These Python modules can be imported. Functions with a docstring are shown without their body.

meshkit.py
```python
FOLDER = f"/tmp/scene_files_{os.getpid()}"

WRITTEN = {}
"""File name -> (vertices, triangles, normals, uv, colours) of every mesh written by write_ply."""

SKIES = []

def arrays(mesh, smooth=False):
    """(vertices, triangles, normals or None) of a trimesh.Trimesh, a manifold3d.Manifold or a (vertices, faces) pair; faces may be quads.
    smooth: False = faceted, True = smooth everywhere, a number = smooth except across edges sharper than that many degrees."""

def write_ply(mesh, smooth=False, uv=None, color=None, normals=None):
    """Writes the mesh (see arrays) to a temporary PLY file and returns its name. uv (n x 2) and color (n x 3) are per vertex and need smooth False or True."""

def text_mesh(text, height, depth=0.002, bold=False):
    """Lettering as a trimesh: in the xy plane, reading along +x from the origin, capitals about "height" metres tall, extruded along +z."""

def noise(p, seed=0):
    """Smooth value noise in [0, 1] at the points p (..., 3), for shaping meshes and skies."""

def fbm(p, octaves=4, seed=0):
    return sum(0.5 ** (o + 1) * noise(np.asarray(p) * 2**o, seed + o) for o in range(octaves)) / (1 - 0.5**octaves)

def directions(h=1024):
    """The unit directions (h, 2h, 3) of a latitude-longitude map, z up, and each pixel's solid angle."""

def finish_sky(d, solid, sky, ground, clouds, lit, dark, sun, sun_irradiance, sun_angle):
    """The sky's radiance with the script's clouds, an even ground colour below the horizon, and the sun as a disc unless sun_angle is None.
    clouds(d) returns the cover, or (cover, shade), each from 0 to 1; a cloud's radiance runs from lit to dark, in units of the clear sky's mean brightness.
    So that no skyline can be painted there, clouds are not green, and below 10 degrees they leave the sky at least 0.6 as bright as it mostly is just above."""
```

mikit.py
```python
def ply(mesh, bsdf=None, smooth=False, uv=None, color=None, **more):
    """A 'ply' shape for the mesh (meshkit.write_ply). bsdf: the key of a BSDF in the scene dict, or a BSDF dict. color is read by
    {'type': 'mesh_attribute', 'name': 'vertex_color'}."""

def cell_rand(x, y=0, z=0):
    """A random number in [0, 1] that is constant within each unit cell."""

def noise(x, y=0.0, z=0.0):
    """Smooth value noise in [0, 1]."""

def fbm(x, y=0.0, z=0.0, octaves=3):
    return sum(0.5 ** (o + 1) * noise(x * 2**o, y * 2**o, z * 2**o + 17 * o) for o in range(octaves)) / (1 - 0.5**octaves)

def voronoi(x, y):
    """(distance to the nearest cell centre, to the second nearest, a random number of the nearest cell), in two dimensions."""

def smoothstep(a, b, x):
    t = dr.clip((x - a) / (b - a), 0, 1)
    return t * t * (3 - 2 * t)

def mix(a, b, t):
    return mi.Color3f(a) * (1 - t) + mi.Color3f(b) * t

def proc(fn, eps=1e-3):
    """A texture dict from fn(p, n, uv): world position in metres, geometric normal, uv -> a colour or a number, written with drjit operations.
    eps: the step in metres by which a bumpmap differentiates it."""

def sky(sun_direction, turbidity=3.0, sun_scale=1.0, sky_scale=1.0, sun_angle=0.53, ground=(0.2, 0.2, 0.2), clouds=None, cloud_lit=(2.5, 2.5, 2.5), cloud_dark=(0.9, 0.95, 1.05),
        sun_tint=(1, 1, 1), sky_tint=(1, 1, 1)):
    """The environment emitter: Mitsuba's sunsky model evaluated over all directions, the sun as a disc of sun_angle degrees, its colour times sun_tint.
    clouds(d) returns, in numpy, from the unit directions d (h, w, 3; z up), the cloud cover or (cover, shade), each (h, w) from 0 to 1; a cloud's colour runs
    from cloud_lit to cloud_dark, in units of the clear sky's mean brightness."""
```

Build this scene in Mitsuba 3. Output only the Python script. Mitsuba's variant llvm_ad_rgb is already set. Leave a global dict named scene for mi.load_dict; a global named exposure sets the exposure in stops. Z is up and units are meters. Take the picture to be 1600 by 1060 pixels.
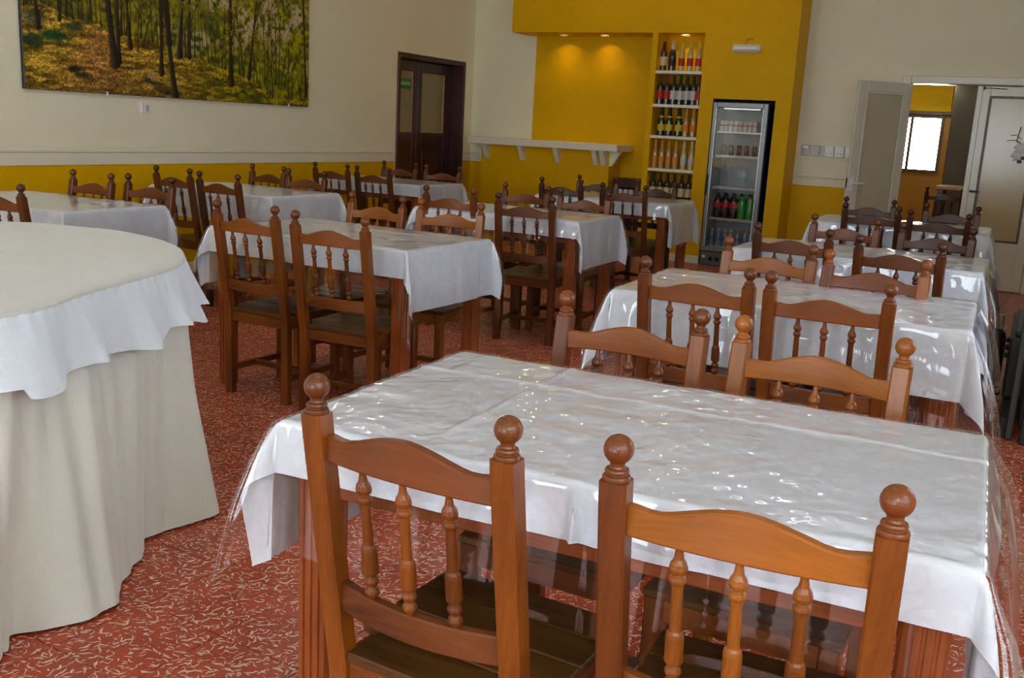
import math, random
import numpy as np, trimesh, drjit as dr, mitsuba as mi, mikit, meshkit
from mikit import noise, fbm, voronoi, smoothstep, mix, cell_rand

random.seed(7)
rng = np.random.default_rng(7)
T = mi.ScalarTransform4f
scene, labels = {}, {}

# ------------------------------------------------------------------ camera, light, exposure
exposure = 0.0
CAM = [0.0, 0.0, 1.3848]
R = np.array([[0.883276811344977, 0.46596270335261936, 0.05196954516414975],
              [0.14369814227743366, -0.1635370139157472, -0.9760156192323639],
              [-0.4462879322211885, 0.8695598910735473, -0.21140642703072268]])   # right, down, forward
M = np.eye(4)
M[:3, 0], M[:3, 1], M[:3, 2], M[:3, 3] = -R[0], -R[1], R[2], CAM
scene['camera'] = {'type': 'perspective', 'fov': 2 * math.degrees(math.atan(800 / 1534.19)), 'fov_axis': 'x',
                   'to_world': T(M), 'near_clip': 0.05, 'far_clip': 100.0}
E_TUBE, E_REAR, E_SIDE, E_FAR, FLASH, E_SPOT = 0.55, 6.6, 4.2, 8.0, 2.3, 0.55
# the photographer's flash, just above the lens
scene['camera_flash'] = {'type': 'point', 'position': [0.07, -0.03, 1.53], 'intensity': {'type': 'rgb', 'value': [FLASH * .97, FLASH * 1.02, FLASH * 1.01]}}

# ------------------------------------------------------------------ materials
def two(b): return {'type': 'twosided', 'b': b}
def prin(color, rough=0.5, **k):
    c = color if isinstance(color, dict) else {'type': 'rgb', 'value': list(color)}
    return two({'type': 'principled', 'base_color': c, 'roughness': rough, **k})
def mat(name, b): scene[name] = b; return name

def paint(c, amp, sc=3.0):
    def fn(p, n, uv):
        a = fbm(p.x * sc, p.y * sc, p.z * sc, 3)
        b = fbm(p.x * 60, p.y * 60, p.z * 14, 2)
        return mi.Color3f(c) * (1 - amp + 1.6 * amp * a + 0.5 * amp * b)
    return mikit.proc(fn)
mat('mat_white_wall', prin(paint((0.775, 0.755, 0.575), 0.05), 0.55, specular=0.3))
mat('mat_white_trim', prin((0.74, 0.725, 0.575), 0.45, specular=0.3))
mat('mat_ceiling', prin((0.75, 0.73, 0.68), 0.8))
mat('mat_yellow', prin(paint((0.66, 0.385, 0.001), 0.10), 0.5, specular=0.1))
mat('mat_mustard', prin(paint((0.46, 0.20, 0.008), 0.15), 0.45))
mat('mat_white_gloss', prin((0.66, 0.665, 0.585), 0.22))
mat('mat_white_plastic', prin((0.75, 0.76, 0.78), 0.3))
mat('mat_grey_plastic', prin((0.42, 0.43, 0.45), 0.3))
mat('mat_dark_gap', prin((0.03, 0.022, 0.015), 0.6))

def wood(base, dark):
    def fn(p, n, uv):
        s, t = uv.x, uv.y
        g = fbm(s * 5.0, t * 85.0 + 1.6 * fbm(s * 4, t * 9, 0, 2), 0.0, 3)
        f = noise(s * 25.0, t * 420.0)
        b = fbm(s * 7.0 + 9, t * 16.0, 5.0, 2)
        return mix(dark, base, dr.clip(0.24 + 0.55 * g + 0.20 * f + 0.16 * noise(s * 70.0, t * 900.0) + 0.45 * (b - 0.5) + 0.7 * (noise(s * 4.2 + 3, t * 7.0, 2) - 0.5), 0, 1.3))
    return mikit.proc(fn)
def varnish(base, dark, rough=0.33, cc=0.42):
    return prin(wood(base, dark), rough, clearcoat=cc, clearcoat_gloss=0.88, specular=0.3)
WOODS = {'orange-brown': ((0.1923, 0.0502, 0.0046), (0.0599, 0.0130, 0.0015)),
         'red-brown': ((0.1111, 0.0292, 0.0039), (0.0359, 0.0081, 0.0015)),
         'golden-brown': ((0.2480, 0.0745, 0.0077), (0.0940, 0.0235, 0.0023)),
         'dark brown': ((0.0581, 0.0170, 0.0039), (0.0205, 0.0057, 0.0015)),
         'brown': ((0.1325, 0.0332, 0.0046), (0.0428, 0.0097, 0.0023))}
for k, (a, b) in WOODS.items(): mat('mat_wood_' + k.replace(' ', '_').replace('-', '_'), varnish(a, b))
def wmat(tone): return 'mat_wood_' + tone.replace(' ', '_').replace('-', '_')
mat('mat_table_wood', varnish((0.27, 0.062, 0.010), (0.085, 0.018, 0.004)))
mat('mat_seat_wood', varnish((0.105, 0.044, 0.010), (0.036, 0.014, 0.004), 0.28, 0.3))
mat('mat_door_wood', varnish((0.048, 0.010, 0.005), (0.018, 0.004, 0.003), 0.22, 0.6))
mat('mat_light_wood', prin((0.45, 0.25, 0.09), 0.4))

def floor_fn(p, n, uv):
    out = mi.Float(0)
    for sc, seed, ln, wd, dens in ((36.0, 0.0, 0.62, 0.105, 0.72), (52.0, 50.0, 0.58, 0.115, 0.74)):
        x = p.x * sc + seed + 0.35 * noise(p.x * 50, p.y * 50, 3)
        y = p.y * sc + seed + 0.35 * noise(p.x * 50, p.y * 50, 9)
        for a in (-1, 0, 1):
            for b in (-1, 0, 1):
                cx, cy = dr.floor(x) + a, dr.floor(y) + b
                on = cell_rand(cx, cy, 4) < dens
                ang = cell_rand(cx, cy, 3) * 6.2832
                dx, dy = x - cx - cell_rand(cx, cy, 1), y - cy - cell_rand(cx, cy, 2)
                c, s = dr.cos(ang), dr.sin(ang)
                l, q = dx * c + dy * s, dy * c - dx * s
                h = ln * (0.45 + 0.75 * cell_rand(cx, cy, 5))
                q = q - (cell_rand(cx, cy, 6) - 0.5) * 1.8 * (l * l)
                w = wd * (0.3 + 1.1 * cell_rand(cx, cy, 7)) * dr.maximum(1 - dr.square(l / h), 0)
                hit = (dr.abs(l) < h) & (dr.abs(q) < w) & on
                out = dr.maximum(out, dr.select(hit, 0.55 + 0.45 * cell_rand(cx, cy, 8), 0))
    red = mix((0.255, 0.033, 0.012), (0.40, 0.062, 0.025), fbm(p.x * 9, p.y * 9, 0, 3))
    red = red * (0.86 + 0.28 * noise(p.x * 160, p.y * 160))
    dirt = 0.86 + 0.2 * fbm(p.x * 1.3, p.y * 1.3, 2, 2)
    return mix(red, (0.66, 0.52, 0.39), out) * dirt
mat('mat_floor_tile', prin(mikit.proc(floor_fn), 0.33, specular=0.3))
mat('mat_joint', prin((0.20, 0.10, 0.07), 0.8))

def damask(p, n, uv):
    x, y = uv.x * 17.0, uv.y * 17.0
    x2 = x + 1.1 * (fbm(x * .9, y * .9, 1, 2) - 0.5); y2 = y + 1.1 * (fbm(x * .9, y * .9, 7, 2) - 0.5)
    d1, d2, r = voronoi(x2, y2)
    leaf = smoothstep(0.08, 0.14, d2 - d1) * smoothstep(0.55, 0.45, d1)
    vein = smoothstep(0.25, 0.32, noise(x2 * 6, y2 * 6))
    weave = 0.97 + 0.06 * noise(uv.x * 900, uv.y * 900)
    return mi.Color3f(0.575, 0.63, 0.695) * (0.945 + 0.05 * leaf * vein + 0.015 * r) * weave
mat('mat_damask', prin(mikit.proc(damask), 0.55, sheen=0.25, specular=0.3))
def linen(c):
    def fn(p, n, uv):
        return mi.Color3f(c) * (0.93 + 0.05 * noise(p.x * 350, p.y * 350, p.z * 40) + 0.05 * noise(p.x * 50, p.y * 50, p.z * 450) + 0.05 * fbm(p.x * 4, p.y * 4, p.z * 4, 2))
    return mikit.proc(fn)
mat('mat_cream_cloth', prin(linen((0.595, 0.635, 0.575)), 0.75, sheen=0.3))
mat('mat_ivory_cloth', prin(linen((0.45, 0.475, 0.46)), 0.75, sheen=0.3))
mat('mat_ruffle_cloth', prin(linen((0.555, 0.625, 0.69)), 0.7, sheen=0.3))
mat('mat_clear_plastic', {'type': 'thindielectric', 'int_ior': 1.48, 'specular_reflectance': {'type': 'rgb', 'value': [1, 1, 1]},
                          'specular_transmittance': {'type': 'rgb', 'value': [0.985, 0.98, 0.985]}})
mat('mat_pane', {'type': 'thindielectric', 'int_ior': 1.5})
def frost(p, n, uv):
    return mi.Color3f(0.50, 0.47, 0.35) * (0.92 + 0.16 * noise(p.x * 260, p.y * 260, p.z * 260))
mat('mat_frosted', prin(mikit.proc(frost), 0.16, specular=0.6))
mat('mat_amber_frosted', prin((0.46, 0.36, 0.19), 0.15, specular=0.6))
mat('mat_tan_frosted', prin((0.24, 0.20, 0.10), 0.2, specular=0.5))
mat('mat_beading', prin((0.09, 0.045, 0.018), 0.35))
mat('mat_black', prin((0.012, 0.012, 0.013), 0.3))
mat('mat_steel', two({'type': 'roughconductor', 'material': 'Al', 'alpha': 0.25}))
mat('mat_fridge_grey', prin((0.22, 0.25, 0.28), 0.35, metallic=0.4))
mat('mat_fridge_side', prin((0.035, 0.03, 0.03), 0.35))
mat('mat_fridge_inside', prin((0.27, 0.32, 0.34), 0.5))
mat('mat_fridge_base', prin((0.10, 0.115, 0.12), 0.45))
mat('mat_heater', prin((0.055, 0.068, 0.064), 0.4, metallic=0.3))
mat('mat_heater_dark', prin((0.02, 0.022, 0.022), 0.45))
mat('mat_green', prin((0.0, 0.15, 0.025), 0.4))
mat('mat_sign_text', prin((0.55, 0.70, 0.55), 0.5))
mat('mat_column', prin(paint((0.085, 0.065, 0.035), 0.2), 0.5))
def emit(c, k): return {'type': 'area', 'radiance': {'type': 'rgb', 'value': [k * x for x in c]}}

# ------------------------------------------------------------------ helpers
def numbered(name):
    if name not in labels and name not in scene: return name
    k = 1
    while f'{name}_{k:03d}' in labels or f'{name}_{k:03d}' in scene: k += 1
    return f'{name}_{k:03d}'
def tag(key, label=None, cat=None, group=None, kind=None):
    labels[key] = {a: b for a, b in (('label', label), ('category', cat), ('group', group), ('kind', kind)) if b}
def thing(name, label, cat, group=None):
    key = numbered(name); tag(key, label, cat, group); return key
def put(key, d, m=None, bsdf=None, **more):
    d = dict(d, **more)
    if m is not None: d['to_world'] = m
    if bsdf is not None: d['bsdf'] = {'type': 'ref', 'id': bsdf}
    scene[key] = d; return key
def part(parent, name, d, m=None, bsdf=None, label=None, **more):
    key = numbered(f'{parent}__{name}'); put(key, d, m, bsdf, **more)
    if label: labels[key] = {'label': label}
    return key
def struct(name, d, m=None, bsdf=None, label=None):
    put(name, d, m, bsdf); tag(name, label, kind='structure'); return name

def box(sx, sy, sz, c=(0, 0, 0), b=0.0):
    h = np.array([sx, sy, sz]) / 2.0
    if b <= 0:
        v = np.array([[i, j, k] for i in (-1, 1) for j in (-1, 1) for k in (-1, 1)]) * h
    else:
        b = min(b, 0.45 * h.min() * 2); v = []
        for i in (-1, 1):
            for j in (-1, 1):
                for k in (-1, 1):
                    s = np.array([i, j, k])
                    for a in range(3):
                        q = h.copy() - b; q[a] = h[a]; v.append(s * q)
        v = np.array(v)
    m = trimesh.convex.convex_hull(v); m.apply_translation(c); return m
def cbox(x0, x1, y0, y1, z0, z1, b=0.0): return box(x1 - x0, y1 - y0, z1 - z0, ((x0 + x1) / 2, (y0 + y1) / 2, (z0 + z1) / 2), b)
def cat(*ms): return trimesh.util.concatenate(list(ms))
def loft(rings, close=True):
    rings = [np.asarray(r, float) for r in rings]; n = len(rings[0]); v = np.vstack(rings); f = []
    for k in range(len(rings) - 1):
        for i in range(n):
            j = (i + 1) % n; a, b_, c, d = k * n + i, k * n + j, (k + 1) * n + j, (k + 1) * n + i
            f += [[a, b_, c], [a, c, d]]
    for base, flip in ((0, True), ((len(rings) - 1) * n, False)):
        for i in range(1, n - 1):
            t = [base, base + i, base + i + 1]; f.append(t[::-1] if flip else t)
    m = trimesh.Trimesh(v, np.array(f), process=False)
    if m.volume < 0: m.invert()
    return m
def lathe(profile, n=20):
    pr = np.array(profile, float); a = np.arange(n) * 2 * np.pi / n
    rings = [np.stack([r * np.cos(a), r * np.sin(a), np.full(n, z)], 1) for r, z in pr]
    return loft(rings)
def tube(pts, r, n=8):
    from numpy.linalg import norm
    p = np.array(pts, float); t = np.gradient(p, axis=0); t /= norm(t, axis=1, keepdims=True)
    a = np.cross(t, np.where(np.abs(t[:, 2:]) < .9, [0, 0, 1.], [1., 0, 0])); a /= norm(a, axis=1, keepdims=True); b = np.cross(t, a)
    an = np.arange(n) * 2 * np.pi / n
    return loft([p[i] + r * (np.cos(an)[:, None] * a[i] + np.sin(an)[:, None] * b[i]) for i in range(len(p))])
def extrude(poly, d):
    from shapely.geometry import Polygon
    return trimesh.creation.extrude_polygon(Polygon(poly), d, engine='earcut')
def grain(m, axis, off=0.0):
    """uv in metres: along the grain, across it."""
    v = np.array(m.vertices); o = [i for i in range(3) if i != axis]
    return np.stack([v[:, axis] + off, v[:, o[0]] + 0.73 * v[:, o[1]] + off * 3.1], 1)
_off = [0.0]
def wply(m, axis, bsdf=None, smooth=False):
    """A wooden piece: faceted, with the grain along an axis."""
    _off[0] += 0.377
    if smooth is False:
        m = trimesh.Trimesh(m.vertices[m.faces].reshape(-1, 3), np.arange(len(m.faces) * 3).reshape(-1, 3), process=False)
    return mikit.ply(m, bsdf, smooth=smooth, uv=grain(m, axis, _off[0]))
def flat(m, bsdf, smooth=False): return mikit.ply(m, bsdf, smooth=smooth)
def at(x, y, z=0.0, deg=0.0):
    return T().translate([x, y, z]) @ T().rotate([0, 0, 1], deg)

# ------------------------------------------------------------------ the room
XL, YB, YP, XR, YR, ZC = -6.42, 11.06, 10.60, 0.95, -2.8, 3.25
# floor: joint bed and its tiles
struct('floor', flat(cbox(XL - .4, XR + .2, YR - .2, 14.7, -0.12, -0.004), 'mat_joint'), label='red terrazzo tile floor with cream chips')
TS, ANG = 0.295, math.radians(-3.5)
tile = box(TS - 0.0012, TS - 0.0012, 0.012, (0, 0, -0.006), 0.0)
tv = np.array(tile.vertices); tv[tv[:, 2] > -0.003, :2] *= (TS - 0.0030) / (TS - 0.0012); tile.vertices = tv
tile_ply = flat(tile, 'mat_floor_tile')
ca, sa = math.cos(ANG), math.sin(ANG)
cells = []
for i in range(-40, 40):
    for j in range(-30, 60):
        u, v = -2.083 + (i + .5) * TS + 2.083, 1.533 + (j + .5) * TS
        x, y = -2.083 + (i + .5) * TS * ca - (j + .5) * TS * sa, 1.533 + (i + .5) * TS * sa + (j + .5) * TS * ca
        if XL - .2 < x < XR + .1 and YR < y < 14.6: cells.append((x, y))
def vis(x, y):
    d = R @ (np.array([x, y, 0]) - CAM)
    return d[2] > .3 and abs(d[0] / d[2]) < .55 and abs(d[1] / d[2]) < .37
near = sorted([c for c in cells if vis(*c)], key=lambda c: c[0] ** 2 + c[1] ** 2)[:290]
ns = set(near)
for x, y in near: part('floor', 'tile', tile_ply, at(x, y, 0, -3.5))
rest = []
for x, y in cells:
    if (x, y) in ns: continue
    t = tile.copy(); t.apply_transform(trimesh.transformations.rotation_matrix(ANG, [0, 0, 1])); t.apply_translation([x, y, 0]); rest.append(t)
put('floor__tile_field', flat(cat(*rest), 'mat_floor_tile')); tag('floor__tile_field', kind='stuff')

struct('ceiling', flat(cbox(XL - .4, XR + .2, YR - .2, YB + .25, ZC, ZC + .1), 'mat_ceiling'))
# left wall with the recessed wooden door
D0, D1, DH = 9.38, 10.845, 2.13
struct('wall_left', flat(cat(cbox(XL - .26, XL, YR - .2, D0, 0, ZC), cbox(XL - .26, XL, D1, YB + .25, 0, ZC), cbox(XL - .26, XL, D0, D1, DH, ZC), cbox(XL - .30, XL - .26, D0 - .1, D1 + .1, 0, DH + .1)), 'mat_white_wall'))
RZ = 0.928
part('wall_left', 'yellow_dado', flat(cat(cbox(XL, XL + .004, YR, D0 - .03, 0, RZ), cbox(XL, XL + .004, D1 + .03, YB, 0, RZ)), 'mat_yellow'), label='yellow painted lower wall')
def rail(y0, y1):
    return cat(cbox(XL, XL + .014, y0, y1, RZ, RZ + .095, .004), cbox(XL, XL + .022, y0, y1, RZ + .095, RZ + .112, .004), cbox(XL, XL + .008, y0, y1, RZ + .112, RZ + .145, .002))
struct('trim_1', flat(cat(rail(YR, D0 - .02)), 'mat_white_trim'), label='white dado rail along the left wall')
struct('trim_2', flat(cat(rail(D1 + .02, YB), cbox(XL, -6.05, YB - .014, YB, RZ, RZ + .095, .004), cbox(XL, -6.05, YB - .022, YB, RZ + .095, RZ + .112, .004)), 'mat_white_trim'), label='short white dado rail in the corner beside the dark door')
# back wall: white, with the double door opening; yellow panel behind the bar; soffit and pier
DL, DR, DT = -1.25, 0.035, 2.03
struct('wall_back', flat(cat(cbox(XL, DL - .06, YB, YB + .18, 0, ZC), cbox(DL - .06, DR + .06, YB, YB + .18, DT + .06, ZC), cbox(DR + .06, XR, YB, YB + .18, 0, ZC)), 'mat_white_wall'))
part('wall_back', 'yellow_panel', flat(cbox(-5.552, -3.905, YB - .005, YB, 0, 2.47), 'mat_yellow'), label='yellow wall behind the bar counter')
part('wall_back', 'yellow_dado', flat(cat(cbox(XL, -6.0, YB - .004, YB, 0, RZ), cbox(-2.335, DL - .10, YB - .004, YB, 0, RZ - .003)), 'mat_yellow'), label='yellow painted lower wall')
struct('trim_3', flat(cat(cbox(-2.335, DL - .10, YB - .010, YB, RZ - .003, RZ + .08, .003), cbox(-2.335, DL - .10, YB - .016, YB, RZ + .08, RZ + .095, .003), cbox(-2.335, DL - .10, YB - .006, YB, RZ + .095, RZ + .125, .002)), 'mat_white_trim'), label='white dado rail under the sockets')
ZS = 2.466
NX0, NX1, FX0, FX1, FZ, PX0, PX1 = -3.845, -3.32, -3.168, -2.50, 1.79, -3.91, -2.335
struct('wall_pier', flat(cat(cbox(-5.656, PX1, YP, YB, ZS, ZC), cbox(PX0, NX0, YP, YB, 0, ZS), cbox(NX0, NX1, YP, YB, 0, .655), cbox(NX0, NX1, YP + .34, YB, .655, ZS),
       cbox(NX1, FX0, YP, YB, 0, ZS), cbox(FX0, FX1, YP, YB, FZ, ZS), cbox(FX1, PX1, YP, YB, 0, ZS)), 'mat_yellow'), label='yellow pier and soffit with the bottle niche and the fridge recess')
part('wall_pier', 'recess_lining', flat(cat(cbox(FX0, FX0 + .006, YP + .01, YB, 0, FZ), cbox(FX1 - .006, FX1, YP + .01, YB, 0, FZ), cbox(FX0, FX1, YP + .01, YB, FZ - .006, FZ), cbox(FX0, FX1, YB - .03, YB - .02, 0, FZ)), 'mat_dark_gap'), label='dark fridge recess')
for z in (.66, 1.015, 1.373, 1.712, 2.07):
    part('wall_pier', 'niche_shelf', flat(cbox(NX0 - .004, NX1 + .004, YP - .012, YP + .335, z - .034, z, .004), 'mat_white_trim'), label='white niche shelf')
struct('baseboard_back', flat(cat(cbox(PX0, FX0, YP - .012, YP, 0, .085, .003), cbox(FX1, PX1, YP - .012, YP, 0, .085, .003)), 'mat_white_trim'))
struct('baseboard_left', flat(cbox(XL, XL + .014, YR, D0 - .03, 0, .08, .003), 'mat_white_trim'))
# walls outside the frame, with daylight windows as seen reflected in the fridge
struct('wall_right', flat(cat(cbox(XR, XR + .2, YR, YB + .2, 0, .95), cbox(XR, XR + .2, YR, YB + .2, 2.35, ZC), cbox(XR, XR + .2, YR, -.6, .95, 2.35), cbox(XR, XR + .2, 1.2, 3.0, .95, 2.35), cbox(XR, XR + .2, 4.8, YB + .2, .95, 2.35)), 'mat_white_wall'))
struct('wall_rear', flat(cat(cbox(XL, XR, YR - .2, YR, 0, .25), cbox(XL, XR, YR - .2, YR, 2.6, ZC), cbox(XL, -5.9, YR - .2, YR, .25, 2.6), cbox(-3.9, -2.2, YR - .2, YR, .25, 2.6), cbox(-.2, XR, YR - .2, YR, .25, 2.6)), 'mat_white_wall'))
def win_y(name, x0, x1, y, z0, z1, k, c):
    ring = cat(cbox(x0, x1, y - .06, y, z0, z0 + .06), cbox(x0, x1, y - .06, y, z1 - .06, z1), cbox(x0, x0 + .06, y - .06, y, z0, z1), cbox(x1 - .06, x1, y - .06, y, z0, z1), cbox((x0 + x1) / 2 - .03, (x0 + x1) / 2 + .03, y - .06, y, z0, z1))
    struct(name, flat(ring, 'mat_white_gloss'), label='window with white frame, bright with daylight')
    v = np.array([[x1, y - .04, z0], [x0, y - .04, z0], [x0, y - .04, z1], [x1, y - .04, z1]])
    scene[name + '__pane'] = {**mikit.ply((v, np.array([[0, 1, 2, 3]])), 'mat_white_gloss'), 'emitter': emit(c, k)}
def win_x(name, y0, y1, x, z0, z1, k, c):
    ring = cat(cbox(x, x + .06, y0, y1, z0, z0 + .06), cbox(x, x + .06, y0, y1, z1 - .06, z1), cbox(x, x + .06, y0, y0 + .06, z0, z1), cbox(x, x + .06, y1 - .06, y1, z0, z1), cbox(x, x + .06, (y0 + y1) / 2 - .03, (y0 + y1) / 2 + .03, z0, z1))
    struct(name, flat(ring, 'mat_white_gloss'), label='side window with white frame, bright with daylight')
    v = np.array([[x + .04, y0, z0], [x + .04, y1, z0], [x + .04, y1, z1], [x + .04, y0, z1]])
    f = np.array([[0, 3, 2, 1]])
    n = np.cross(v[3] - v[0], v[2] - v[0])
    if n[0] > 0: f = f[:, ::-1]
    scene[name + '__pane'] = {**mikit.ply((v, f), 'mat_white_gloss'), 'emitter': emit(c, k)}
DAY = (0.87, 1.0, 1.11)
win_y('window_1', -5.9, -3.9, YR, .25, 2.6, E_REAR, DAY)
win_y('window_2', -2.2, -.2, YR, .25, 2.6, E_REAR, DAY)
win_x('window_3', -.6, 1.2, XR, .95, 2.35, E_SIDE, (0.88, 0.96, 1.12))
win_x('window_4', 3.0, 4.8, XR, .95, 2.35, E_SIDE, (0.88, 0.96, 1.12))
# ceiling lamps (fluorescent battens)
def batten(x, y, z, k, c, label, w=1.2, deg=0):
    t = thing('fluorescent_lamp', label, 'ceiling lamp')
    m = at(x, y, z, deg)
    part(t, 'housing', flat(box(w + .06, .11, .05, (0, 0, -.025), .01), 'mat_white_gloss'), m)
    for s in (-.028, .028):
        tb = lathe([(.0, 0), (.008, 0), (.008, w), (0, w)], 10); tb.apply_transform(trimesh.transformations.rotation_matrix(math.pi / 2, [0, 1, 0])); tb.apply_translation([-w / 2, s, -.065])
        part(t, 'tube', flat(tb, 'mat_white_gloss', True), m, emitter=emit(c, k))
COOL = (0.98, 1.0, 0.90)
for x, y, nm in ((-1.2, 1.9, 'first'), (-4.3, 1.9, 'second'), (-1.2, 5.6, 'third'), (-4.3, 5.6, 'fourth')):
    batten(x, y, ZC, E_TUBE * (50 if x > -2 else 200), COOL, f'white twin-tube fluorescent lamp on the ceiling, {nm} from the front right', .62)

for x, w in ((-4.6, 'left'), (-3.1, 'right')):
    t = thing('ceiling_bulb', f'round warm bulb lamp on the ceiling before the yellow soffit, {w} one', 'ceiling lamp', 'warm ceiling bulbs')
    part(t, 'base', flat(lathe([(0, 0), (.07, 0), (.07, -.03), (.03, -.06), (0, -.06)], 20), 'mat_white_gloss', 35), T().translate([x, 9.6, ZC]))
    b = trimesh.creation.icosphere(2, .045)
    part(t, 'bulb', flat(b, 'mat_white_gloss', True), T().translate([x, 9.6, ZC - .10]), emitter=emit((1, .68, .32), 42.0))

# ------------------------------------------------------------------ dark wooden door in the left wall
dw = 'mat_door_wood'
fr = cat(cbox(XL - .20, XL + .016, D0, D0 + .055, 0, DH, .004), cbox(XL - .20, XL + .016, D1 - .055, D1, 0, DH, .004), cbox(XL - .20, XL + .016, D0 + .055, D1 - .055, DH - .055, DH, .004))
struct('door_1', wply(fr, 2, dw), label='dark wooden double door recessed in the left wall')
XD = XL - .17
def wood_leaf(y0, y1, g0, g1):
    leaf = cat(cbox(XD - .02, XD + .02, y0, g0, 0.01, DH - .06, .004), cbox(XD - .02, XD + .02, g1, y1, 0.01, DH - .06, .004), cbox(XD - .02, XD + .02, g0, g1, 0.01, .16, .004),
               cbox(XD - .02, XD + .02, g0, g1, 1.10, 1.255, .004), cbox(XD - .02, XD + .02, g0, g1, 1.95, DH - .06, .004), cbox(XD - .012, XD + .006, g0, g1, .16, 1.10), cbox(XD - .01, XD + .014, g0 + .05, g1 - .05, .21, 1.05, .008))
    k = part('door_1', 'leaf', wply(leaf, 2, dw), label='dark wooden leaf with a frosted upper pane')
    part(k, 'pane', flat(cbox(XD - .004, XD + .002, g0, g1, 1.255, 1.95), 'mat_tan_frosted'), label='beige frosted pane')
    part(k, 'beading', flat(cat(cbox(XD, XD + .016, g0, g1, 1.255, 1.27, .003), cbox(XD, XD + .016, g0, g1, 1.935, 1.95, .003), cbox(XD, XD + .016, g1 - .014, g1, 1.255, 1.95, .003)), 'mat_light_wood'))
wood_leaf(D0 + .057, 10.02, 9.50, 9.925)
wood_leaf(10.025, D1 - .057, 10.125, 10.63)
t = thing('exit_sign', 'small green sign with white lettering on the pane of the dark wooden door', 'sign')
part(t, 'plate', flat(cbox(XD + .002, XD + .006, 9.60, 9.905, 1.745, 1.86, .001), 'mat_green'))
tx = meshkit.text_mesh('EMERGENCIA', 0.036, 0.0015, bold=True)
tx.apply_scale([0.27 / tx.extents[0], 1, 1])
mt = np.eye(4); mt[:3, :3] = np.array([[0, 0, 1], [1, 0, 0], [0, 1, 0]]); tx.apply_transform(mt)
tx.apply_translation([XD + .0062 - tx.bounds[0][0], 9.617 - tx.bounds[0][1], 1.789 - tx.bounds[0][2]])
part(t, 'lettering', flat(tx, 'mat_sign_text'), label='white capital lettering')

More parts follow.
